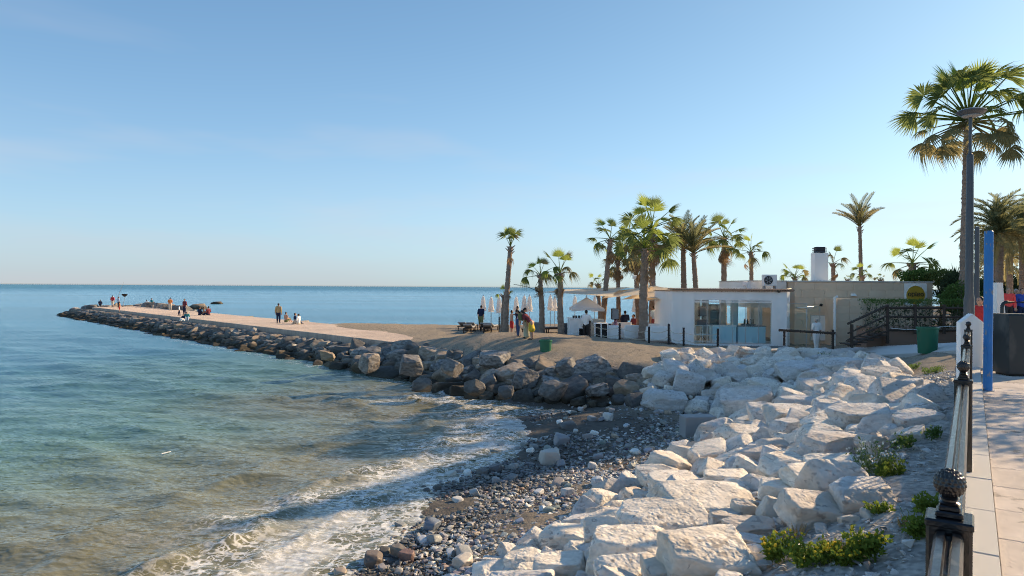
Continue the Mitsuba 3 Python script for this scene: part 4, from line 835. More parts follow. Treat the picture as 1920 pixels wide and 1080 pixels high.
# hedge behind the fence
hx0, hx1 = at(1622, 0, FY + 1)[0], 40
hz0, hz1 = at(1700, 625, FY + .8)[2], at(1700, 563, FY + .8)[2]
r = rng(61); n = 15000
pts = np.stack([r.uniform(hx0, hx1, n), FY + .55 + .95 * r.uniform(size=n), r.uniform(hz0, hz1, n) ], -1)
face = r.uniform(size=n); pts[face < .35, 1] = FY + .55 + .12 * r.uniform(size=(face < .35).sum()); top = face > .62; pts[top, 2] = hz1 - .22 * r.uniform(size=top.sum()) ** 2 + .10 * (meshkit.noise(pts[top] * 1.3) - .4)
hg = thing('hedge', 'long clipped green hedge along the terrace behind the wooden fence', 'hedge')
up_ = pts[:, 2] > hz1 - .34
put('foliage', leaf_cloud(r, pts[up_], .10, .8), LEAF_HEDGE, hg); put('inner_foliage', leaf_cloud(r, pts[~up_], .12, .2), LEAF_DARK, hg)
for x in np.arange(hx0 + .15, at(1830, 0, FY)[0], .33): put('stem', tube([(x, FY + .9, 2.3), (x + r.normal() * .06, FY + .95, 2.9), (x + r.normal() * .12, FY + 1.0, hz1 - .2)], [.03, .022, .012], 6), 'mat_bark', hg)
single('hedge_planter', box(hx0, hx1, FY + .62, FY + 1.4, 1.4, hz0 + .05), 'mat_brick', 'dark planted base under the hedge', 'planter')
def bush(px, py, Yp, rx, rz, n, size, label, mat=LEAF_HEDGE, seed=0, up=.4):
    p = at(px, py, Yp); r = rng(seed); d = r.normal(size=(n, 3)); d /= np.linalg.norm(d, axis=1, keepdims=True)
    q = d * r.uniform(.35, 1, (n, 1)) ** .5; q *= (0.75 + .5 * meshkit.noise(d * 2.2 + seed, 3))[:, None]
    k = thing('bush', label, 'bush'); put('foliage', leaf_cloud(r, p + q * [rx, rx * .8, rz], size, up), mat, k)
    for i in range(5): put('stem', tube([(p[0] + r.normal() * .15, p[1], 2.4), p + r.normal(size=3) * .3 * [rx, rx, rz]], [.035, .012], 6), 'mat_bark', k)
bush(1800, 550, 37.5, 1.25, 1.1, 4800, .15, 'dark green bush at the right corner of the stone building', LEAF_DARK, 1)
bush(1722, 519, 42, 1.15, .38, 1800, .17, 'low oleander bush on the roof edge above the round sign', LEAF_HEDGE, 2, .9)
bush(1765, 522, 41, 1.0, .5, 1700, .16, 'olive green bush right of the oleander above the roof edge', LEAF_GREEN, 3, .9)
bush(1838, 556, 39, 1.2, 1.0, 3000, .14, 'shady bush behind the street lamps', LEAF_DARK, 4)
bush(1800, 560, 36.0, 1.0, .8, 2400, .13, 'green bush leaning over the hedge beside the big palm', LEAF_HEDGE, 5)
# spiky yucca
p = at(1791, 527, 39); k = thing('yucca', 'spiky yucca above the dark bush left of the big palm trunk', 'yucca'); r = rng(6)
for i in range(26):
    e, a = r.uniform(.05, 1.35), r.uniform(0, 6.28); d = np.array([math.cos(a) * math.cos(e), math.sin(a) * math.cos(e), math.sin(e)]); s = np.cross(d, [0, 0, 1]); s /= np.linalg.norm(s); L = PX(34, 39) * r.uniform(.8, 1.1)
    put('leaf', trimesh.Trimesh(np.array([p - s * .03, p + s * .03, p + d * L * .5 + s * .045 + [0, 0, .02], p + d * L * .5 - s * .045 + [0, 0, .02], p + d * L]), np.array([[0, 1, 2], [0, 2, 3], [3, 2, 4]])), LEAF_DARK, k)
put('trunk', tube([(p[0], p[1], 2.3), p], [.12, .09], 8), 'mat_bark', k)

# ---------------------------------------------------------------- beach club: platform, rope posts, bar, furniture, parasols, sails
pf = [at(1112, 648, 37.2), at(1262, 656, 35.4), at(1300, 656, 35.2)]
g = 1.70
DK = structure('club_platform', hull([(4.3, 37.4, 1.2), (xl - .05, 35.7, 1.2), (xl + 1.2, 35.55, 1.2), (xl - .05, 44, 1.2), (3.6, 44, 1.2), (4.3, 37.4, g + .11), (xl - .05, 35.7, g + .11), (xl - .05, 44, g + .11), (3.6, 44, g + .11)]), 'mat_dark_wood')
r = rng(19)
for i in range(46):                        # terracotta boards of the platform
    a = 36.0 + i * .17; lo = max(4.35 - (a - 37.4) * .1, 4.35 + (37.55 - a) * 2.9); hi = xl - .08
    if hi - lo > .3: put('board', moved(cbox(hi - lo, .155, .03, .004), ((lo + hi) / 2, a + .08, g + .10 + r.uniform(0, .003))), 'mat_brick', DK)
# posts with a rope
PO = [(1106, 601, 651, 36.4), (1162, 606, 650, 36.0), (1217, 612, 653, 35.4), (1254, 607, 648, 35.3), (1282, 614, 652, 35.0), (1346, 616, 648, 34.8)]
tops = []
for i, (px, py0, py1, Yp) in enumerate(PO):
    a = at(px, py0, Yp); zg = Z(a[0], Yp); h = a[2] - zg; key = single('rope_post', moved(lathe([(0, -.15), (.055, -.15), (.055, h - .02), (.035, h), (0, h)], 14), (a[0], Yp, zg)), 'mat_black',
        ['leftmost black rope post at the corner of the beach club', 'black rope post in front of the white armchairs', 'black rope post right of the thick palm trunk', 'black rope post left of the pavilion corner', 'black rope post against the white pavilion wall', 'black rope post in front of the pavilion glass'][i], 'post', smooth=40)
    tops.append((a[0], Yp, zg + h * .72))
for i in range(len(tops) - 1):
    a, b = map(np.array, (tops[i], tops[i + 1]))
    for lift in (0, -.38):
        single('rope', tube([a + (b - a) * t + np.array([0, 0, lift - .55 * t * (1 - t)]) for t in np.linspace(0, 1, 9)], .016, 6), 'mat_canvas_rope' if False else 'mat_cream', ['upper', 'lower'][lift < 0] + ' sagging rope of the beach club ' + ['between the first two posts', 'before the white armchairs', 'right of the thick palm', 'at the pavilion corner', 'in front of the pavilion'][i], 'rope')
# bar counter with grill opening
a, b = at(1068, 630, 39.6), at(1108, 630, 39.6); zc = at(0, 596, 39.6)[2] + .12; gz = 1.62
k = thing('beach_bar', 'white outdoor bar counter with a dark grill opening under the open parasol', 'bar counter')
put('body', box(a[0], b[0], 39.6, 41.2, gz, zc) - box(a[0] + .55, a[0] + 1.15, 39.3, 40.2, gz + .3, gz + .72), 'mat_plaster', k); put('grill', box(a[0] + .56, a[0] + 1.14, 40.0, 40.19, gz + .31, gz + .71), 'mat_black', k)
put('side_counter', box(b[0] + .005, b[0] + .85, 40.1, 41.2, gz, zc - .02), 'mat_cream', k); put('worktop', cbox(b[0] - a[0] + .1, 1.7, .05, .01).translate([(a[0] + b[0]) / 2, 40.4, zc + .002]), 'mat_white', k)
for i in range(5): single('cup', moved(lathe([(0, 0), (.05, 0), (.06, .16), (0, .16)], 12), (a[0] + .25 + i * .16, 39.9 + .1 * (i % 2), zc + .053)), 'mat_black', 'small dark pot on the white bar counter', 'pot', 'dark pots on the bar counter')
def sofa(x, y, w, d, yaw, label, mat='mat_white', kind='armchair'):
    k = thing(kind, label, kind); z = g + .135
    put('seat', moved(cbox(w, d, .38, .05), (x, y, z), yaw), mat, k)
    c, s = math.cos(yaw), math.sin(yaw)
    L = lambda u, v: (x + u * c - v * s, y + u * s + v * c)
    put('backrest', moved(cbox(w, .18, .78, .05), (*L(0, -d / 2 + .08), z + .02), yaw), mat, k)
    for q in (-1, 1): put('armrest', moved(cbox(.16, d - .2, .58, .05), (*L(q * (w / 2 - .07), .1), z + .01), yaw), mat, k)
    for q in (-1, 1): put('foot', moved(cbox(.06, .06, .06, .01), (*L(q * (w / 2 - .1), -d / 2 + .1), z - .03), yaw), 'mat_black', k)
def atg(px, Yp): return at(px, 0, Yp)[0]
sofa(atg(1152, 38.0), 38.0, .62, .75, 0.0, 'white armchair right of the black drinks crates')
sofa(atg(1186, 38.3), 38.4, .85, .85, 0.1, 'white armchair left of the thick palm trunk')
sofa(atg(1236, 37.0), 37.2, 1.25, .85, 0, 'white two seat sofa right of the thick palm trunk', kind='sofa')
sofa(atg(1243, 39.4), 39.4, 1.4, .85, 3.14, 'white sofa facing the sea behind the two seat sofa', kind='sofa')
sofa(atg(1170, 41.0), 41.0, 1.2, .85, 3.0, 'white sofa in the second row behind the armchairs', kind='sofa')
k = thing('drinks_crates', 'black crate stack with a white frame behind the first rope post', 'crate stack')
cx0, cx1 = atg(1118, 37.5), atg(1144, 37.5)
put('frame', cat(box(cx0, cx1, 37.42, 38.0, g + .135, g + .17), box(cx0, cx1, 37.42, 38.0, g + 1.02, g + 1.06), *[box(x - .03, x + .03, 37.40, 37.46, g + .171, g + 1.019) for x in (cx0 + .03, (cx0 + cx1) / 2, cx1 - .03)]), 'mat_white', k)
for i in range(2):
    for j in range(2): put('crate', moved(cbox((cx1 - cx0) / 2 - .08, .45, .40, .02), (cx0 + (cx1 - cx0) * (.25 + .5 * i), 37.74, g + .18 + .42 * j)), 'mat_black', k)
k = thing('coffee_table', 'low white table with dishes between the armchairs', 'table')
x = atg(1170, 39); put('top', moved(cbox(.9, .6, .05, .01), (x, 39.2, g + .5)), 'mat_white', k)
for q in (-.4, .4):
    for w_ in (-.25, .25): put('leg', moved(cbox(.04, .04, .365, .005), (x + q, 39.2 + w_, g + .136)), 'mat_white', k)
speaker(atg(1157, 40.2), 40.2, at(0, 592, 40.2)[2], PX(14, 40), PX(21, 40), 'black loudspeaker on a stand between the palm trunks')
single('wind_board', moved(cbox(PX(25, 43), .06, PX(27, 43), .01), (atg(1011, 43), 43, Z(atg(1011, 43), 43) - .02), .1), 'mat_grey', 'grey upright board behind the leaning palm trunks', 'board')
single('bar_cabinet', moved(cbox(PX(13, 42), .5, PX(28, 42), .02), (atg(1062, 42), 42, 1.6)), 'mat_lamp_grey', 'dark grey cabinet left of the white bar', 'cabinet')
# folded parasols
def parasol_closed(px, py0, py1, Yp, label):
    a = at(px, py0, Yp); b = at(px, py1, Yp); zg = Z(a[0], Yp); k = thing('folded_parasol', label, 'parasol', 'folded parasols by the sea'); H = a[2] - b[2]; r = rng(int(px))
    th = np.linspace(0, 2 * np.pi, 25)[:-1]; rows = []
    for u, rr in ((0, .02), (.06, .08), (.3, .13), (.62, .15), (.86, .22), (.93, .15), (1, .27)):
        fold = 1 + .32 * np.cos(8 * th + u) * min(1, u * 3); rows.append(np.stack([a[0] + rr * fold * np.cos(th), Yp + rr * fold * np.sin(th), np.full(24, a[2] - H * u)], -1))
    v = np.concatenate(rows); f = []
    for i in range(len(rows) - 1):
        for j in range(24): q = [i * 24 + j, i * 24 + (j + 1) % 24, (i + 1) * 24 + (j + 1) % 24, (i + 1) * 24 + j]; f += [[q[0], q[2], q[1]], [q[0], q[3], q[2]]]
    put('canopy', (v, np.array(f)), 'mat_canvas', k); put('pole', tube([(a[0], Yp, zg - .1), (a[0], Yp, a[2] + .08)], .025, 8), 'mat_grey', k, smooth=40)
for i, (px, y0, y1, Yp) in enumerate([(906, 555, 583, 53), (921, 557, 585, 53), (936, 556, 587, 51), (968, 556, 584, 54), (983, 554, 585, 52), (993, 554, 584, 52), (1032, 553, 582, 54), (1040, 557, 583, 55), (1078, 555, 583, 55), (1115, 556, 584, 54), (1191, 558, 585, 50), (1237, 560, 586, 50)]):
    parasol_closed(px, y0, y1, Yp, 'folded white beach parasol standing at the edge of the sea')
# open parasol above the bar
a = at(1100, 557, 41.6); zc_ = at(0, 571, 41.6)[2]; zg = 1.6; k = thing('open_parasol', 'open white square parasol over the outdoor bar', 'parasol'); R = PX(30, 41.6)
put('pole', tube([(a[0], 41.6, zg), (a[0], 41.6, a[2] + .1)], .03, 10), 'mat_grey', k, smooth=40)
v = [(a[0], 41.6, a[2])]; n = 8
ring = [(a[0] + R * s_[0], 41.6 + R * s_[1], zc_ - (.0 if (s_[0] and s_[1]) else -.06)) for s_ in ((1, 1), (0, 1), (-1, 1), (-1, 0), (-1, -1), (0, -1), (1, -1), (1, 0))]
low = [(x, y, z - .16) for x, y, z in ring]; v = np.array(v + ring + low)
put('canopy', (v, np.array([[0, 1 + i, 1 + (i + 1) % 8] for i in range(8)])), 'mat_canvas', k)
put('valance', (v, np.array([[1 + i, 9 + i, 9 + (i + 1) % 8] for i in range(8)] + [[1 + i, 9 + (i + 1) % 8, 1 + (i + 1) % 8] for i in range(8)])), 'mat_canvas', k)
for i in range(8): put('rib', tube([(a[0], 41.6, a[2] - .05), np.array(ring[i]) - [0, 0, .03]], .012, 5), 'mat_grey', k)
# shade sails
def sail(c, label, sag=.35):
    c = [at(*q) for q in c]; n = 14; u = np.linspace(0, 1, n); g_ = []
    for a in u:
        for b in u:
            e = (1 - (2 * a - 1) ** 2) * .06
            p = (1 - a) * (1 - b) * c[0] + a * (1 - b) * c[1] + a * b * c[2] + (1 - a) * b * c[3]
            m = sum(c) / 4; pull = .16 * (1 - (2 * a - 1) ** 2) * (2 * b - 1) ** 4 + .16 * (1 - (2 * b - 1) ** 2) * (2 * a - 1) ** 4
            p = p + (m - p) * pull - np.array([0, 0, sag * 4 * a * (1 - a) * b * (1 - b)]); g_.append(p)
    i, j = np.meshgrid(np.arange(n - 1), np.arange(n - 1), indexing='ij'); q = (i * n + j).ravel()
    k = thing('shade_sail', label, 'shade sail'); put('cloth', (np.array(g_), np.stack([q, q + 1, q + n + 1, q + n], -1)), 'mat_sail', k, smooth=True)
    return k, c
k, c = sail([(1012, 548, 41), (1150, 557, 39.5), (1182, 538, 46), (1040, 543, 48)], 'left beige shade sail stretched between the palms')
put('guy_rope', tube([at(963, 533, 42), at(990, 538, 41.6), c[0]], .018, 6), 'mat_black', k)
k, c = sail([(1128, 560, 40), (1205, 553, 38.5), (1226, 536, 45), (1135, 547, 47)], 'middle beige shade sail behind the thick palm trunk')
put('guy_rope', tube([c[3], at(1108, 549, 48)], .015, 6), 'mat_black', k)
k, c = sail([(1165, 562, 42), (1262, 560, 38.5), (1262, 540, 44), (1222, 533, 46)], 'right beige shade sail reaching to the pavilion roof')
k, c = sail([(1207, 566, 40), (1258, 560, 38), (1262, 546, 44), (1210, 552, 46)], 'lowest shade sail beside the pavilion wall', .2)
# loungers
def lounger(px, Yp, yaw, label, mat='mat_white', back=.4, group=None):
    x = atg(px, Yp); z = Z(x, Yp); k = thing('sun_lounger', label, 'sun lounger', group); c, s = math.cos(yaw), math.sin(yaw); L = lambda u, v: (x + u * c - v * s, Yp + u * s + v * c)
    put('frame', moved(cbox(1.95, .62, .06, .01), (x, Yp, z + .26), yaw), 'mat_dark_wood', k)
    put('mattress', moved(cbox(1.25, .58, .10, .03), (*L(.3, 0), z + .323), yaw), mat, k)
    bm_ = tm(cbox(.72, .58, .10, .03)); bm_.apply_transform(trimesh.transformations.rotation_matrix(back, [0, 1, 0])); put('backrest', moved(bm_, (*L(-.62, 0), z + .34 + .3 * math.sin(back)), yaw), mat, k)
    for u in (-.85, .85):
        for v in (-.26, .26): put('leg', moved(cbox(.06, .06, .28, .006), (*L(u, v), z - .02), yaw), 'mat_dark_wood', k)
for i, (px, Yp) in enumerate([(876, 50), (889, 49.6), (912, 49.2), (925, 49), (884, 47.4), (918, 47.6)]): lounger(px, Yp, 1.35 + .12 * (i % 3), 'dark framed sun lounger with a grey mattress on the sand by the left palms', 'mat_grey', .3, 'loungers by the left palms')
lounger(1008, 47, .2, 'dark lounger behind the grey board', 'mat_lamp_grey', .5); lounger(1033, 47.5, .1, 'dark lounger right of the grey board', 'mat_lamp_grey', .5)
for i, px in enumerate((1150, 1172, 1190, 1244)): lounger(px, 45 - i * .3, 1.3, 'lounger in the row towards the sea behind the armchairs', 'mat_white', .5, 'loungers behind the armchairs')
p = at(936, 600, 47.0); single('dark_stake', tube([(p[0], 47.0, 1.5), (p[0], 47.0, at(0, 588, 47)[2])], .05, 8), 'mat_black', 'slim black post beside the left palm trunks', 'post')
# floodlights
for px, py, Yp, lab in ((1190, 523, 40, 'small white floodlight fixed high between the palm trunks'), (1397, 535, 37.2, 'small floodlight on the pavilion roof')):
    p = at(px, py, Yp); k = thing('floodlight', lab, 'floodlight'); put('housing', moved(cbox(.28, .12, .22, .02), p, .5), 'mat_white', k); put('bracket', tube([p + [0, .06, 0], p + [.16, .1, -.2]], .02, 6), 'mat_grey', k)
# ---------------------------------------------------------------- palms
def fan_leaf(seed, petiole, R, droop, spread=2.0, n=30, fold=.3):
    """Fan palm leaf in its own frame: stalk along +x, blade of n folded ribs that split and droop at the tips."""
    r = rng(seed); V, F = [], []
    w = .022
    m = tube([(0, 0, 0), (petiole * .5, 0, .02), (petiole, 0, 0)], [w * 1.5, w, w * .6], 5); V.append(m.vertices); F.append(m.faces); c = len(m.vertices)
    for k in range(n):
        if r.uniform() < .07: continue
        th = (k / (n - 1) * 2 - 1) * spread; L = R * (1 - .16 * abs(th) / spread) * r.uniform(.88, 1.06); d = np.array([math.cos(th), math.sin(th), 0]); s = np.array([-math.sin(th), math.cos(th), 0])
        hw = R * spread / n * .80; tip = droop * r.uniform(.7, 1.35)
        pts = []
        for u, ww in ((0.02, .1), (.28, .5), (.50, .85), (.74, .36), (1.0, .02)):
            z = -tip * L * u ** 2.4 * .8 - fold * abs(math.sin(th / 2)) ** 2 * L * u * .5
            sh = 1 - .22 * tip * u ** 2
            q = np.array([petiole, 0, 0]) + d * L * u * sh + np.array([0, 0, z]); pts += [q - s * hw * ww - [0, 0, hw * ww * .55], q, q + s * hw * ww - [0, 0, hw * ww * .55]]
        f = []
        for i in range(4):
            a = i * 3; f += [[a, a + 3, a + 4], [a, a + 4, a + 1], [a + 1, a + 4, a + 5], [a + 1, a + 5, a + 2]]
        V.append(np.array(pts)); F.append(np.array(f) + c); c += 15
    return np.vstack(V), np.vstack(F)
def feather_leaf(seed, L, arch, n=44, w=.42, vee=.5):
    r = rng(seed); t = np.linspace(0, 1, 14); ang = arch[0] + (arch[1] - arch[0]) * t ** 1.3
    p = np.concatenate([[[0, 0, 0]], np.cumsum(np.stack([np.cos(ang), ang * 0, np.sin(ang)], -1)[:-1] * L / 13, 0)])
    m = tube(p, np.linspace(.035, .008, 14), 5); V, F, c = [np.array(m.vertices)], [np.array(m.faces)], len(m.vertices)
    for k in range(n):
        u = .14 + .86 * (k + .5) / n; q = np.array([np.interp(u, t, p[:, i]) for i in range(3)]); a = np.interp(u, t, ang); tan = np.array([math.cos(a), 0, math.sin(a)]); up = np.array([-math.sin(a), 0, math.cos(a)])
        for sgn in (-1, 1):
            l = w * math.sin(math.pi * (u * .82 + .1)) ** .6 * r.uniform(.85, 1.1); d = tan * .62 + np.array([0, sgn, 0]) * .75 + up * (vee + r.normal() * .12); d /= np.linalg.norm(d); s = tan * .016 * (1.2 if L > 2 else 1)
            e = q + d * l - np.array([0, 0, l * .22]); mid = q + d * l * .5
            V.append(np.array([q - s, q + s, mid + s * 1.3, mid - s * 1.3, e])); F.append(np.array([[0, 1, 2], [0, 2, 3], [3, 2, 4]]) + c); c += 5
    return np.vstack(V), np.vstack(F)
_leafs = {}
def leafs(kind, mat):
    if (kind, mat) not in _leafs:
        out = []
        for k in range(5):
            if kind == 'fan_up': m = fan_leaf(k, 1.0, .74, .12 + .04 * k, 1.25, 22, .15)
            elif kind == 'fan': m = fan_leaf(10 + k, 1.05, .74, .45 + .12 * k, 1.75, 24)
            elif kind == 'fan_droop': m = fan_leaf(20 + k, 1.0, .72, .9 + .15 * k, 1.9, 22, .6)
            elif kind == 'fan_dead': m = fan_leaf(30 + k, .7, .6, 1.3 + .2 * k, 1.4, 18, 1.2)
            elif kind == 'fan_long': m = fan_leaf(70 + k, 1.25, .66, .5 + .15 * k, 1.7, 26, .3)
            elif kind == 'fan_long_droop': m = fan_leaf(80 + k, 1.3, .62, .7 + .2 * k, 1.6, 24, .4)
            elif kind == 'feather': m = feather_leaf(40 + k, 2.9, (.35 + .06 * k, -.95 - .1 * k), 50, .46)
            elif kind == 'feather_up': m = feather_leaf(50 + k, 2.4, (.10, -.5 - .1 * k), 34, .40, .75)
            else: m = feather_leaf(60 + k, 2.2, (.1, -1.5), 40, .42)
            out.append(mikit.ply(m, mat))
        _leafs[kind, mat] = out
    return _leafs[kind, mat]
def frond(key, name, kind, mat, p, az, el, roll, s, r):
    lib = leafs(kind, mat)
    put(name, lib[int(r.integers(len(lib)))], None, key, to_world=T().translate(list(map(float, p))).rotate([0, 0, 1], math.degrees(az)).rotate([0, 1, 0], -math.degrees(el)).rotate([1, 0, 0], math.degrees(roll)).scale(float(s)))
def trunk(key, pts, radii, seed, ring=.11, sides=18):
    """Palm trunk: swollen foot, uneven rings of old leaf bases."""
    r = rng(seed); pts = np.asarray(pts, float); L = np.linalg.norm(np.diff(pts, axis=0), axis=1).sum(); n = int(np.clip(L / ring * 2, 20, 170)); t = np.linspace(0, 1, n); tt = np.linspace(0, 1, len(pts))
    c = np.stack([np.interp(t, tt, pts[:, i]) for i in range(3)], -1); c[:, :2] += (meshkit.noise(np.stack([t * 3 + seed, t * 0, t * 0], -1))[:, None] - .5) * .10 * np.sin(np.pi * t)[:, None]
    rad = np.interp(t, np.linspace(0, 1, len(radii)), radii) * (1 + .055 * (np.arange(n) % 2) + .05 * r.normal(size=n).clip(-1, 1))
    m = tube(c, rad, sides); v = np.array(m.vertices); d = np.repeat(c, sides, 0); v[:-2] += (v[:-2] - d) * (meshkit.noise(v[:-2] * 14, seed)[:, None] - .5) * .35
    put('trunk', trimesh.Trimesh(v, m.faces, process=False), 'mat_bark', key, smooth=50)
def palm(label, base, crown, Yb, Yc, R_px, n, style, r_trunk, seed, el=(1.35, -.9), dead=0, boots=True, base_z=None, name='palm_tree'):
    key = thing(name, label, 'palm tree'); r = rng(seed)
    c = at(*crown, Yc); xb = at(base, 600, Yb)[0]; z0 = (Z(xb, Yb) if base_z is None else base_z) - .25; b = np.array([xb, Yb, z0]); R = PX(R_px, Yc); s = R / (1.72 if 'fan' in style else 2.7)
    mid = b * .5 + c * .5 + np.array([(b[0] - c[0]) * .12, 0, 0])
    trunk(key, [b, b + (mid - b) * .25, mid, c], [r_trunk * 1.35, r_trunk * .98, r_trunk * .85, r_trunk * .76, r_trunk * .64], seed)
    if boots:                              # old leaf stubs under the crown
        for i in range(9): a = i * 2.4; u = .03 + .015 * i; q = c + (mid - c) * u; put('leaf_stub', tube([q + np.array([math.cos(a), math.sin(a), 0]) * r_trunk * .6, q + np.array([math.cos(a) * (r_trunk + .10), math.sin(a) * (r_trunk + .10), .16])], [.05, .02], 5), 'mat_bark', key)
    for i in range(n):
        u = (i + .5) / n; az = i * 2.39996 + seed; e = el[0] + (el[1] - el[0]) * u ** .85 + r.normal() * .09; p = c + np.array([0, 0, .12 * s * (.5 - u)])
        if style == 'fan':
            kind = 'fan_up' if u < .28 else 'fan' if u < .66 else 'fan_droop'; mat = LEAF_BRIGHT if u < .34 and r.uniform() < .75 else LEAF_GREEN if u < .8 or r.uniform() < .4 else LEAF_OLIVE
        elif style == 'fan_open': kind = 'fan_up' if u < .16 else 'fan_long' if u < .62 else 'fan_long_droop'; mat = LEAF_BRIGHT if u < .12 else LEAF_GREEN if u < .66 else LEAF_OLIVE
        elif style == 'fan_old': kind = 'fan_up' if u < .18 else 'fan' if u < .5 else 'fan_droop'; mat = LEAF_BRIGHT if u < .2 else LEAF_GREEN if u < .45 else LEAF_OLIVE
        elif style == 'fan_sparse': kind = 'fan_up' if u < .4 else 'fan_droop'; mat = [LEAF_GREEN, LEAF_OLIVE, LEAF_BRIGHT][int(r.integers(3))]
        elif style == 'feather': kind = 'feather'; mat = LEAF_FEATHER if u < .75 else LEAF_OLIVE
        elif style == 'feather_up': kind = 'feather_up'; mat = LEAF_FEATHER if u < .5 else LEAF_OLIVE
        else: kind = 'feather_thin'; mat = LEAF_FEATHER
        frond(key, 'frond', kind, mat, p, az + r.normal() * .15, e, r.normal() * .5, s * r.uniform(.78, 1.15), r)
    for i in range(dead): frond(key, 'dead_frond', 'fan_dead', LEAF_DEAD, c - np.array([0, 0, .15 + .5 * r.uniform()]) * s, r.uniform(0, 6.28), -r.uniform(.75, 1.35), 0, s * r.uniform(.85, 1.1), r)
    return key
palm('tall slim fan palm with a small upright crown at the left of the group', 948, (957, 462), 42.0, 42.0, 38, 9, 'fan', .20, 1, (1.5, 1.0), 1)
palm('short palm stump with a few leaves beside the tall left palm', 943, (945, 553), 42.6, 42.4, 24, 5, 'fan_sparse', .19, 2, (1.2, -.2), 1)
palm('short ragged fan palm left of the middle pair', 1017, (1013, 515), 41.5, 41.5, 44, 9, 'fan_sparse', .20, 3, (1.45, -.25), 3)
palm('ragged fan palm with one tall spear leaf, right of the middle pair', 1052, (1050, 512), 40.2, 40.0, 50, 9, 'fan_sparse', .21, 4, (1.55, -.35), 3)
palm('leaning fan palm with dark trunk over the white outdoor bar', 1129, (1144, 448), 44.5, 44.5, 48, 13, 'fan', .21, 5, (1.45, -.55), 5)
palm('withered fan palm with a browned crown behind the leaning palm', 1160, (1158, 488), 47, 47, 40, 10, 'fan_old', .18, 6, (1.0, -1.0), 7)
palm('small far fan palm behind the open white parasol', 1126, (1121, 533), 49, 49, 26, 9, 'fan_old', .17, 7, (1.4, -.4), 2)
palm('thick trunked fan palm with bright green crown at the front of the beach club', 1206, (1209, 466), 37.4, 37.4, 74, 16, 'fan', .28, 8, (1.5, -.45), 3)
palm('tallest club palm with a dense crown and brown skirt behind the thick trunk', 1223, (1222, 428), 45.5, 45.5, 68, 26, 'fan', .24, 9, (1.45, -1.05), 13)
palm('bushy fan palm left of the tallest club palm', 1198, (1190, 466), 46.5, 46.5, 56, 15, 'fan_old', .20, 10, (1.4, -.9), 6)
palm('feather palm with steep upright leaves left of the twin', 1282, (1281, 462), 48, 48, 74, 17, 'feather_up', .24, 11, (1.5, .62), 0, name='feather_palm')
palm('feather palm with steep upright leaves and leaning trunk, right twin', 1308, (1300, 474), 47, 47, 84, 24, 'feather_up', .22, 12, (1.5, .30), 0, name='feather_palm')
palm('fan palm with a rounded crown standing behind the pavilion roof', 1356, (1358, 446), 50, 50, 50, 17, 'fan', .25, 13, (1.45, -.65), 5)
palm('smaller fan palm right of the rounded one behind the pavilion roof', 1411, (1408, 472), 52, 52, 38, 10, 'fan', .20, 14, (1.3, -.45), 1)
palm('tall lone feather palm on a slim trunk behind the stone building', 1616, (1612, 424), 52, 52, 66, 22, 'feather_up', .18, 15, (1.5, .62), 0, name='feather_palm')
palm('small fan palm crown in front of the tall feather palm trunk', 1617, (1617, 516), 48, 48, 26, 8, 'fan_sparse', .17, 16, (1.4, -.2), 0)
palm('stout fan palm with hanging leaves above the round sign', 1709, (1711, 494), 44.5, 44.5, 62, 13, 'fan', .32, 17, (1.4, -.75), 4)
palm('narrow fan palm peeking out right of the white chimney', 1563, (1562, 494), 50, 50, 34, 6, 'fan_sparse', .20, 18, (1.55, -.1), 1)
palm('low fan palm behind the air conditioner', 1491, (1490, 520), 55, 55, 32, 11, 'fan_sparse', .20, 19, (1.3, .0), 0)
palm('tiny palm top over the roof edge right of the tall feather palm', 1651, (1651, 524), 55, 55, 14, 7, 'fan_sparse', .15, 20, (1.4, .2), 0)
palm('tiny palm top over the roof edge left of the stout fan palm', 1590, (1590, 524), 56, 56, 11, 6, 'fan_sparse', .15, 21, (1.2, .2), 0)
palm('very tall fan palm with a huge shaggy crown behind the street lamp', 1807, (1815, 226), 36.3, 36.3, 116, 56, 'fan_open', .27, 22, (1.5, -.70), 0, base_z=2.3)
# date palms along the promenade; those beyond the frame's right edge stand in the same row and shade the beach
def date_palm(label, x, y, h, R, seed, n=56, group=None):
    key = thing('date_palm', label, 'palm tree', group); r = rng(seed); g = 2.9; c = np.array([x, y, g + h])
    trunk(key, [(x, y, g - .3), (x + .05, y, g + h * .5), c], [.40, .30, .29, .34], seed)
    s = R / 2.7
    for i in range(n): u = (i + .5) / n; frond(key, 'frond', 'feather', LEAF_FEATHER if u < .72 else LEAF_OLIVE, c + [0, 0, .2 * s * (.5 - u)], i * 2.39996 + seed, 1.45 - 2.1 * u ** .9 + r.normal() * .06, r.normal() * .3, s * r.uniform(.9, 1.1), r)
for px, py, Yp, R, lab in ((1873, 438, 58, 3.5, 'date palm with a full crown above the blue pole'), (1918, 446, 64, 3.6, 'date palm crowded behind the full crowned one at the right edge'), (1893, 478, 78, 3.8, 'farther date palm in the promenade row'), (1866, 497, 96, 3.8, 'farthest visible date palm of the promenade row')):
    c = at(px, py, Yp); date_palm(lab, c[0], Yp, c[2] - 2.9, R, int(px), 60 if Yp < 70 else 40)
for i, (s, t, h) in enumerate([(80, -6.5, 9.0), (87, -6.2, 9.4)]):
    p = st(s, t)
    if p[0] / p[1] > .78: date_palm('date palm of the promenade row past the right edge', p[0], p[1], h, 3.4, 70 + i, 40, 'date palms past the right edge')
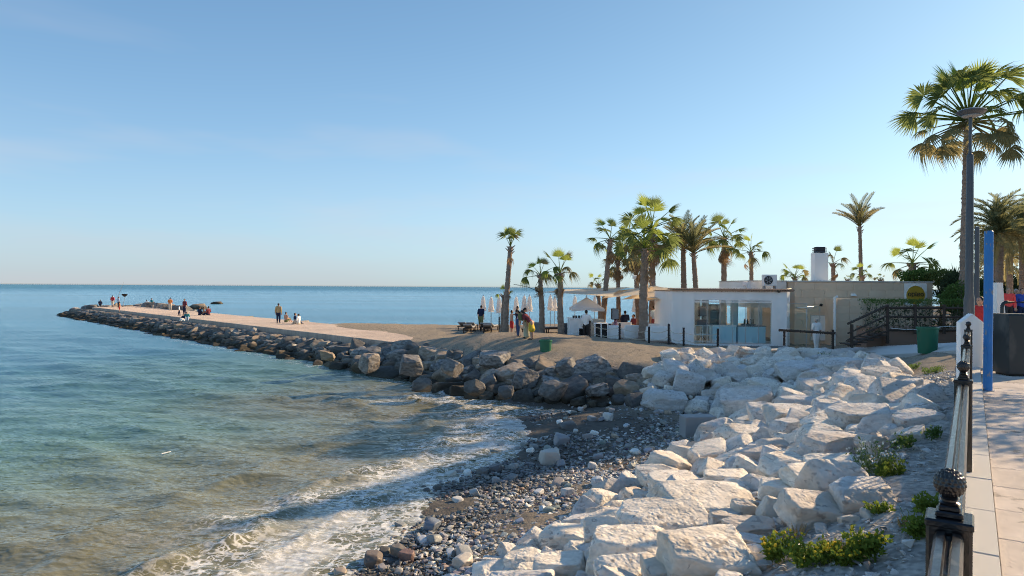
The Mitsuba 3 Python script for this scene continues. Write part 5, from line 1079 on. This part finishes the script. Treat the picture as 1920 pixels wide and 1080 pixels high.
# apartment house on the landward side, beyond the right edge of the frame
k = thing('apartment_house', 'pale apartment house on the landward side of the promenade', 'building')
aw = lambda a, w: np.array([math.sin(SUN_AZ) * a - math.cos(SUN_AZ) * w, math.cos(SUN_AZ) * a + math.sin(SUN_AZ) * w])
foot = [aw(37, 14.0), aw(70, 27), aw(82, 27), aw(49, 14.0)]
put('wall', quadprism(foot, 1.8, 17.5, .02), 'mat_plaster', k); put('roof', quadprism([p + (p - sum(foot) / 4) * .02 for p in foot], 17.503, 17.9, .02), 'mat_tile', k)
fa, fb = foot[0], foot[1]; fd = (fb - fa) / np.linalg.norm(fb - fa); fn = np.array([-fd[1], fd[0]])
for fl in range(5):
    for i in range(8):
        a = 1.6 + i * 4.4; z = 3.8 + fl * 2.9; q = lambda u, o: fa + fd * u + fn * o
        put('window', quadprism([q(a, .002), q(a + 1.8, .002), q(a + 1.8, .05), q(a, .05)], z, z + 1.9, .01), 'mat_blue_grey', k); put('balcony', quadprism([q(a - .4, .003), q(a + 2.2, .003), q(a + 2.2, .9), q(a - .4, .9)], z - .25, z - .05, .01), 'mat_plaster', k)
# small tree by the promenade, beyond the right edge
k = thing('street_tree', 'small round street tree on the promenade past the right edge', 'tree'); r = rng(33); q = np.array([13.6, 11.6, 6.3])
d = r.normal(size=(5200, 3)); d /= np.linalg.norm(d, axis=1, keepdims=True); d *= r.uniform(.4, 1, (5200, 1)) ** .5 * (.7 + .6 * meshkit.noise(d * 2.4, 5))[:, None]
put('crown', leaf_cloud(r, q + d * [2.3, 2.3, 1.6], .13), LEAF_HEDGE, k); put('trunk', tube([(13.6, 11.6, 3.0), (13.65, 11.6, 4.6), q], [.14, .11, .05], 8), 'mat_bark', k)
# far greenery at the end of the promenade
pts = []; r = rng(71)
for i in range(10): c = at(1850 + 9 * i, 535 + 6 * (i % 3), 118); pts.append(c + r.normal(size=(700, 3)) * [1.6, 1.5, 1.3 + .8 * (i % 2)])
put('distant_trees', leaf_cloud(r, np.vstack(pts), .5), LEAF_DARK, kind='stuff', label='distant trees closing the end of the promenade')

# ---------------------------------------------------------------- weeds on the slope
def weed(px, py, w_px, h_px, n, label, mat=LEAF_HEDGE, flower=None, blades=False, seed=0):
    p = ground(px, py); r = rng(seed); w, h = PX(w_px, p[1]), PX(h_px, p[1]); k = thing('weed', label, 'plant'); base = []
    tips, vs, fs, c = [], [], [], 0
    for i in range(n):
        a = r.uniform(0, 6.28); q = r.uniform(0, 1) ** .5 * w * .36; b = np.array([p[0] + q * math.cos(a), p[1] + q * math.sin(a) * .8, 0]); b[2] = Z(b[0], b[1]) + .0
        lean = np.array([math.cos(a) * .35 + r.normal() * .22, math.sin(a) * .35 + r.normal() * .22, 1]); L = h * r.uniform(.55, 1.05); e = b + lean / np.linalg.norm(lean) * L
        mid = (b + e) / 2 + np.array([0, 0, L * .08]); m = tube([b, mid, e], [.0035, .003, .0015] if not blades else [.005, .004, .0008], 4, False); vs.append(m.vertices); fs.append(m.faces + c); c += len(m.vertices); tips.append((b, mid, e))
    put('stems', (np.vstack(vs), np.vstack(fs)), mat, k, kind='stuff')
    if not blades:
        pts = np.vstack([b + (e - b) * u + r.normal(size=3) * .022 for b, m_, e in tips for u in r.uniform(.08, .92, 12)]); put('foliage', leaf_cloud(r, pts, .05, .6), mat, k)
    if flower:
        q = [tips[i][2] for i in range(0, len(tips), 2)]; put('flowers', cat(*[moved(trimesh.creation.icosphere(subdivisions=1, radius=.011), x + r.normal(size=3) * .01) for x in q for _ in range(2)]), flower, k, kind='stuff')
    return k
flat('petal_yellow', (.75, .52, .03), .7); flat('petal_white', (.8, .8, .76), .7)
leaf('leaf_straw', (.48, .36, .19), .6); leaf('leaf_weed', (.19, .26, .05), 1.0); leaf('leaf_weed_grey', (.17, .24, .10), .9)
weed(1645, 890, 90, 66, 36, 'tall weed with white flowers between the boulders', 'mat_leaf_weed_grey', 'mat_petal_white', seed=1)
weed(1668, 896, 60, 36, 30, 'dense green weed at the foot of the tall white flowering one', 'mat_leaf_weed', seed=2)
weed(1462, 1046, 62, 42, 40, 'bright yellow green weed beside the pitted ochre boulder', 'mat_leaf_weed', 'mat_petal_yellow', seed=3)
weed(1528, 1058, 92, 40, 46, 'spreading green weed with yellow flowers at the bottom edge', 'mat_leaf_weed', 'mat_petal_yellow', seed=4)
weed(1585, 1056, 60, 30, 30, 'low green weed right of the spreading one', 'mat_leaf_weed', 'mat_petal_yellow', seed=5)
weed(1626, 1044, 52, 50, 32, 'weed with a single yellow bloom at the edge of the gravel', 'mat_leaf_weed', 'mat_petal_yellow', seed=6)
weed(1740, 962, 44, 36, 34, 'bright green weed at the foot of the railing behind the near post', 'mat_leaf_weed', seed=7)
weed(1728, 1004, 46, 44, 30, 'weed beside the nearest railing post', 'mat_leaf_weed', seed=8)
weed(1648, 966, 36, 18, 16, 'small weed under the pale blue grey boulder', 'mat_leaf_weed', seed=9)
weed(1698, 838, 44, 22, 24, 'dark weed on the slope above the pale blue grey boulder', 'mat_leaf_hedge', seed=10)
weed(1612, 786, 44, 34, 44, 'dry straw coloured grass tuft among the shaded boulders', 'mat_leaf_straw', blades=True, seed=11)
weed(1634, 690, 34, 26, 26, 'green weed between the blocky boulder and the path', 'mat_leaf_hedge', seed=12)
weed(1750, 700, 44, 16, 30, 'low green weed on the sand left of the white pillar', 'mat_leaf_hedge', seed=13)
weed(1548, 678, 18, 22, 16, 'small weed at the top of the slope below the man in white', 'mat_leaf_hedge', seed=14)
weed(1712, 692, 30, 12, 18, 'flat weed patch by the topmost boulders', 'mat_leaf_hedge', seed=15)
weed(1750, 822, 20, 22, 14, 'sprig of weed at the railing foot further along', 'mat_leaf_hedge', seed=16)
weed(1490, 1010, 60, 26, 40, 'dry grass mixed with green behind the yellow flowering weeds', 'mat_leaf_straw', blades=True, seed=21)
weed(1560, 1040, 70, 26, 50, 'straggly straw coloured grass between the green weeds', 'mat_leaf_straw', blades=True, seed=22)
weed(1700, 985, 40, 20, 30, 'thin dry grass beside the weed at the railing foot', 'mat_leaf_straw', blades=True, seed=23)
p = on(303, 851, .03); single('driftwood', tube([p, p + [.16, .2, .02]], [.016, .010], 7), 'mat_white', 'pale stick of driftwood floating in the murky water', 'driftwood')

# ---------------------------------------------------------------- people
def person(label, foot, h, face, pose='stand', skin='mat_skin', top='mat_white', legs='mat_black', hair='mat_hair_dark', sleeve=.45, leg_len=1.0, skirt=None, seed=0, arms=None, bare=False, lean=0.0, hat=None, stride=.0, cover=None, add=None):
    """foot: point on the ground; face: heading in radians from +x. Built 1 high, facing +y, then scaled."""
    key = thing('person', label, 'person'); r = rng(seed)
    J = dict(hipL=(.052, 0, .50), hipR=(-.052, 0, .50), kneeL=(.058, .012 + stride * .6, .275), kneeR=(-.058, .012 - stride * .5, .275), ankL=(.06, stride * .8, .045), ankR=(-.06, -stride, .045))
    sp, ch, nk, hd = np.array([0, 0, .55]), np.array([0, .004, .72]), np.array([0, 0, .845]), np.array([0, .012, .925])
    A = dict(shL=(.105, 0, .805), elL=(.135, -.012, .635), wrL=(.135, .04, .49), shR=(-.105, 0, .805), elR=(-.135, -.012, .635), wrR=(-.135, .04, .49))
    if arms: A.update(arms)
    if pose == 'sit':
        drop = np.array([0, 0, -.44]); J = dict(hipL=(.055, 0, .055), hipR=(-.055, 0, .055), kneeL=(.08, .20, .20), kneeR=(-.07, .21, .21), ankL=(.08, .33, .035), ankR=(-.06, .34, .035))
        sp, ch, nk, hd = (q + drop for q in (sp, ch, nk, hd)); A = {k: tuple(np.array(v) + drop) for k, v in A.items()}; A['elL'] = (.15, .03, .20); A['wrL'] = (.12, .14, .19); A['elR'] = (-.15, .03, .20); A['wrR'] = (-.11, .15, .20)
    J = {k: np.array(v, float) for k, v in J.items()}; A = {k: np.array(v, float) for k, v in A.items()}
    if lean:
        pv = (J['hipL'] + J['hipR']) / 2; c, s = math.cos(-lean), math.sin(-lean); M = np.array([[1, 0, 0], [0, c, -s], [0, s, c]]); rot = lambda q: pv + M @ (q - pv)
        sp, ch, nk, hd = map(rot, (sp, ch, nk, hd)); A = {k: rot(v) for k, v in A.items()}
    else: M = np.eye(3)
    up = M @ np.array([0, 0, 1.0]); fw = M @ np.array([0, 1.0, 0])
    def arm(S, el=0, k=1.0): s_, e, w_ = A['sh' + S], A['el' + S], A['wr' + S]; return [bone(s_, e, .032 * k, .025 * k), bone(e, w_, .025 * k, .017 * k)]
    def hand(S):
        w_ = A['wr' + S]; d = w_ - A['el' + S]; d /= np.linalg.norm(d); side = np.cross(d, fw if abs(d @ fw) < .9 else up); side /= np.linalg.norm(side); n_ = np.cross(d, side); palm_ = w_ + d * .045; out = [hull(np.vstack([w_ + _ico[0] * .013, palm_ + side * .014 + _ico[0] * .009, palm_ - side * .014 + _ico[0] * .009]))]
        for i, (o, l) in enumerate(((-.0165, .030), (-.0055, .036), (.0055, .034), (.0165, .026))): b = palm_ + side * o; m_ = b + d * l * .6 + n_ * .006; out += [bone(b, m_, .0052, .005, 0), bone(m_, m_ + d * l * .4 + n_ * .010, .005, .0042, 0)]
        th = w_ + d * .018 + side * .016 * (1 if S == 'L' else -1); out += [bone(th, th + d * .022 + side * .014 * (1 if S == 'L' else -1), .006, .005, 0)]
        return out
    torso = [hull(np.vstack([sp + [0, 0, -.03] * 1 + _ico[1] * [.085, .058, .05], ch + (M @ (_ico[1] * [.088, .06, .05]).T).T])), hull(np.vstack([ch + (M @ (_ico[1] * [.088, .06, .05]).T).T, A['shL'] + _ico[1] * .034, A['shR'] + _ico[1] * .034, nk - up * .03 + _ico[1] * .03]))]
    pel = [hull(np.vstack([J['hipL'] + _ico[1] * .058, J['hipR'] + _ico[1] * .058, sp + _ico[1] * [.08, .055, .04]]))]
    leg_ = lambda k=1.0, L=1.0: sum([[bone(J['hip' + S], J['knee' + S], .054 * k, .037 * k)] + ([bone(J['knee' + S], J['knee' + S] + (J['ank' + S] - J['knee' + S]) * min(1, L * 2 - 1), .037 * k, (.037 - .016 * min(1, L * 2 - 1)) * k)] if L > .5 else []) for S in 'LR'], [])
    feet = [bone(J['ank' + S] - [0, .012, .02], J['ank' + S] + [0, .085, -.03], .022, .014) for S in 'LR']
    head = [hull(np.vstack([hd + (M @ (_ico[2] * [.046, .056, .062]).T).T, hd - up * .045 + fw * .02 + _ico[1] * .024])), bone(nk - up * .03, hd - up * .02, .03, .027), bone(hd + fw * .052 - up * .002, hd + fw * .066 - up * .014, .006, .009, 0)] + [bone(hd + M @ np.array([s_ * .046, -.005, .006]), hd + M @ np.array([s_ * .05, -.008, -.012]), .009, .007, 0) for s_ in (-1, 1)]
    body = torso + pel + leg_() + feet + head + arm('L') + arm('R')
    man = Manifold.batch_boolean(body, m3.OpType.Add).refine_to_length(.06); m = tm(man); m = trimesh.Trimesh(m.vertices, m.faces, process=True); trimesh.smoothing.filter_taubin(m, iterations=4)
    hands = Manifold.batch_boolean(hand('L') + hand('R'), m3.OpType.Add)
    yaw = face - math.pi / 2; place = lambda q: moved(moved(q, (0, 0, 0), 0, h), foot, yaw)
    put('body', place(cat(m, hands)), skin, key, smooth=50)
    for s_ in (-1, 1): put('eye', place(moved(trimesh.creation.icosphere(subdivisions=1, radius=.0065), hd + M @ np.array([s_ * .019, .053, .008]))), 'mat_black', key)
    hr = hull(np.vstack([hd + (M @ (np.array([0, -.014, .012]) + _ico[2] * [.050, .054, .060]).T).T if False else hd + (M @ (np.array([[0, -.013, .012]]) + _ico[2] * [.051, .053, .060]).T).T]))
    put('hair', place(hr if not cover else cat(hr, bone(hd - fw * .03, hd - fw * .045 - up * .11, .04, .03))), hair, key, smooth=40)
    if hat: put('hat', place(moved(lathe([(0, .07), (.05, .06), (.055, .02), (.085, .012), (.085, .006), (0, .006)], 20), hd + up * .012)), hat, key, smooth=40)
    if not bare:
        def grow(bs, k):
            u = Manifold.batch_boolean(bs, m3.OpType.Add).refine_to_length(.06); q = tm(u); q = trimesh.Trimesh(q.vertices, q.faces, process=True); trimesh.smoothing.filter_taubin(q, iterations=4); q.vertices += q.vertex_normals * k; q.vertices += (meshkit.noise(np.array(q.vertices) * 22, seed)[:, None] - .5) * q.vertex_normals * .010; return q
        sl = sum([[bone(A['sh' + S], A['sh' + S] + (A['el' + S] - A['sh' + S]) * min(1, sleeve * 2), .034, .03)] + ([bone(A['el' + S], A['el' + S] + (A['wr' + S] - A['el' + S]) * (sleeve * 2 - 1), .028, .021)] if sleeve > .5 else []) for S in 'LR'], []) if sleeve > 0 else []
        put('shirt', place(grow(torso + sl, .011)), top, key, smooth=50)
    if skirt: put('skirt', place(tm(hull(np.vstack([sp + _ico[1] * [.088, .064, .02], *[np.array([(J['hip' + S] + (J['ank' + S] - J['hip' + S]) * skirt) + _ico[1] * .085]).reshape(-1, 3) for S in 'LR']])).refine_to_length(.05))), legs, key, smooth=50)
    elif legs: 
        g2 = Manifold.batch_boolean(pel + leg_(1.12, leg_len), m3.OpType.Add).refine_to_length(.06); q = tm(g2); q = trimesh.Trimesh(q.vertices, q.faces, process=True); trimesh.smoothing.filter_taubin(q, iterations=3); q.vertices += q.vertex_normals * .006; put('trousers' if leg_len > .8 else 'shorts', place(q), legs, key, smooth=50)
    put('shoes', place(cat(*[bone(J['ank' + S] - [0, .012, .026], J['ank' + S] + [0, .09, -.032], .023, .017) for S in 'LR'])), 'mat_black' if not bare else skin, key, smooth=50)
    return key
for nm, c in (('navy', (.02, .03, .07)), ('denim', (.05, .09, .19)), ('tan_shirt', (.52, .35, .17)), ('red', (.55, .05, .05)), ('coral', (.85, .10, .09)), ('pink', (.62, .36, .48)), ('yellow', (.68, .46, .06)), ('olive', (.16, .18, .09)), ('pale_blue', (.45, .55, .68)), ('teal', (.05, .24, .26)), ('violet', (.10, .13, .36)), ('maroon', (.20, .05, .06)), ('orange', (.62, .22, .07)), ('print', (.42, .42, .30)), ('royal', (.04, .09, .40))): flat('cloth_' + nm, c, .85, .15)
c = lambda n: 'mat_cloth_' + n
DEG = math.radians
# on the pier
def pier_at(px, py): return on(px, py, DECK_Z + .004)
person('man in a tan shirt and dark trousers standing on the pier seen from behind', pier_at(522, 606), 1.78, DEG(95), top=c('tan_shirt'), legs=c('navy'), seed=1, sleeve=.9)
person('person with dark hair sitting on the pier beside the standing man', pier_at(536, 604), 1.68, DEG(60), 'sit', bare=True, legs=c('olive'), leg_len=.6, seed=2)
person('person in a dark top sitting on the pier, left of the last pair', pier_at(553, 607), 1.7, DEG(30), 'sit', top=c('navy'), legs=c('denim'), seed=3)
person('person in a white top sitting at the right end of the pier group', pier_at(560, 608), 1.65, DEG(160), 'sit', top='mat_white', legs='mat_cream', seed=4)
person('man in a maroon shirt and dark trousers standing far out on the pier', pier_at(346, 590), 1.8, DEG(250), top=c('maroon'), legs=c('navy'), seed=5, sleeve=.5)
person('child in a white shirt walking beside the man in maroon', pier_at(336, 592), 1.15, DEG(200), top='mat_white', legs=c('navy'), stride=.09, seed=6)
person('person crouched in blue and white on the pier in front of the man in maroon', pier_at(350, 601), 1.6, DEG(300), 'sit', top=c('teal'), legs=c('pale_blue'), seed=7, lean=.3)
person('child in navy sitting on the pier edge left of the crouched person', pier_at(344, 602), 1.2, DEG(260), 'sit', top=c('navy'), legs='mat_white', seed=8)
person('person in dark clothes sitting on the seaward pier edge, left one', pier_at(374, 591), 1.65, DEG(70), 'sit', top=c('navy'), legs=c('navy'), seed=9)
person('person sitting with head up on the seaward pier edge, middle one', pier_at(382, 591), 1.65, DEG(20), 'sit', bare=True, legs=c('navy'), leg_len=.6, skin='mat_skin_tan', seed=10)
person('person in a maroon top sitting tallest on the seaward pier edge', pier_at(391, 591), 1.8, DEG(150), 'sit', top=c('maroon'), legs=c('navy'), seed=11)
person('person in an orange top and cream trousers by the pier end rocks', pier_at(319, 582), 1.7, DEG(120), top=c('orange'), legs='mat_cream', seed=12)
person('person in red standing at the pier head near the water', pier_at(211, 576), 1.75, DEG(100), top=c('red'), legs='mat_cream', leg_len=.6, seed=13)
person('person in pale blue near the pier head with a red dressed child', pier_at(222, 577), 1.6, DEG(60), top=c('pale_blue'), legs=c('navy'), seed=14)
person('child in orange red on the pier near the person in pale blue', pier_at(224, 585), 1.25, DEG(210), top=c('orange'), legs=c('red'), leg_len=.6, seed=15)
person('angler in dark clothes sitting on the rocks at the far left of the pier', pier_at(188, 573), 1.7, DEG(120), 'sit', top=c('navy'), legs='mat_black', seed=16)
person('person in white sitting on the rocks right of the pier head', pier_at(275, 573), 1.7, DEG(90), 'sit', top='mat_white', legs=c('navy'), seed=17)
person('person in teal sitting on the rocks right of the one in white', pier_at(284, 570), 1.8, DEG(60), 'sit', top=c('teal'), legs=c('navy'), seed=18)
p = pier_at(214, 576); single('fishing_rod', tube([p + [.3, 0, .9], p + [.0, 2.5, 3.8]], [.025, .012], 5), 'mat_black', 'thin fishing rod raised at the pier head', 'fishing rod')
p = pier_at(231, 575); k = thing('fishing_net', 'dark round landing net on a pole at the pier head', 'net')
put('pole', tube([p, p + [.2, 0, 1.5]], .03, 6), 'mat_grey', k); put('net', moved(lathe([(0, -.42), (.25, -.3), (.44, .0), (.42, .02), (.2, -.2), (0, -.3)], 18), p + [.2, 0, 1.9]), 'mat_black', k, smooth=40)
# on the beach
def sand_at(px, py, Y): p = at(px, py, Y); return np.array([p[0], Y, Z(p[0], Y)])
person('man in a dark blue shirt and olive shorts standing on the sand by the sea', sand_at(901, 620, 50.5), 1.8, DEG(60), top=c('navy'), legs=c('olive'), leg_len=.62, seed=20, lean=.12)
person('person in a dark shirt standing by the left palms', sand_at(970, 615, 47.5), 1.85, DEG(190), top=c('navy'), legs=c('maroon'), seed=21, arms=dict(elL=(.15, .05, .65), wrL=(.06, .15, .68)))
person('sunbather in a swimsuit beside the trunk of the tall left palm', sand_at(959, 620, 45.5), 1.65, DEG(20), bare=True, legs=c('red'), leg_len=.5, seed=22)
person('woman in a long green printed skirt bending over between two others', sand_at(987, 656, 34.8), 1.68, DEG(190), top=c('olive'), legs=c('print'), skirt=.9, lean=.75, seed=23, cover=True, arms=dict(elL=(.13, .10, .68), wrL=(.09, .2, .60), elR=(-.13, .1, .68), wrR=(-.09, .2, .60)))
person('woman in a yellow skirt bending forward at the right of the group of three', sand_at(997, 659, 34.4), 1.7, DEG(160), top=c('maroon'), legs=c('yellow'), skirt=.45, lean=.8, seed=24, cover=True, sleeve=.3, arms=dict(elL=(.13, .12, .68), wrL=(.09, .22, .60), elR=(-.13, .12, .68), wrR=(-.09, .22, .60)))
person('woman in a pink top and blue jeans leaning at the left of the three', sand_at(971, 651, 35.4), 1.62, DEG(10), top=c('pink'), legs=c('denim'), lean=.55, seed=25, cover=True, sleeve=.9)
person('barman in a white shirt and dark trousers behind the outdoor bar', np.array([atg(1103, 39.1), 39.1, 1.66]), 1.78, DEG(60), top='mat_white', legs='mat_black', seed=26, sleeve=.95, arms=dict(elL=(.16, .05, .66), wrL=(.14, .17, .60)))
person('seated guest with dark hair among the armchairs', np.array([atg(1158, 40.6), 40.6, g + .45]), 1.7, DEG(170), 'sit', top=c('pink'), legs=c('navy'), seed=27)
person('guest in dark clothes sitting far back towards the sea', np.array([atg(1176, 44.6), 44.6, g + .55]), 1.75, DEG(95), 'sit', top=c('navy'), legs=c('navy'), seed=28)
person('guest in a maroon shirt sitting behind the thick palm', np.array([atg(1192, 42.5), 42.5, g + .4]), 1.75, DEG(200), 'sit', top=c('maroon'), legs='mat_black', seed=29)
person('waiter in pale blue standing at the right of the thick palm', np.array([atg(1231, 42.2), 42.2, g + .12]), 1.8, DEG(120), top=c('pale_blue'), legs=c('maroon'), seed=30, lean=.1)
person('guest with dark hair lying low behind the white sofa at the right', np.array([atg(1247, 43.5), 43.5, g + .35]), 1.6, DEG(100), 'sit', top='mat_white', legs='mat_white', seed=31)
person('man in white shirt and white trousers walking in front of the notice board', np.array([atg(1535, 36.6), 36.6, at(1535, 655, 36.6)[2]]), 1.68, DEG(95), top='mat_white', legs='mat_white', hair='mat_hair_grey', seed=32, stride=.05, sleeve=.45)
# on the promenade
person('jogger in a coral red jacket far down the promenade', np.array([*at(1890, 600, 30)[:2], PZ]), 1.75, DEG(250), top=c('coral'), legs='mat_black', hair='mat_hair_fair', seed=33, sleeve=.9, stride=.06)
person('walker in a blue violet shirt right of the jogger in coral', np.array([*at(1905, 600, 31)[:2], PZ]), 1.7, DEG(250), top=c('violet'), legs=c('navy'), hair='mat_hair_grey', seed=34)
person('walker in a royal blue shirt at the right edge of the picture', np.array([*at(1916, 600, 30)[:2], PZ]), 1.72, DEG(250), top=c('royal'), legs=c('navy'), seed=35)
person('person in a red top half hidden between the white pillar and the blue pole', np.array([*at(1838, 600, 17.5)[:2], PZ - .15]), 1.62, DEG(200), top=c('red'), legs='mat_cream', seed=36, sleeve=.2)
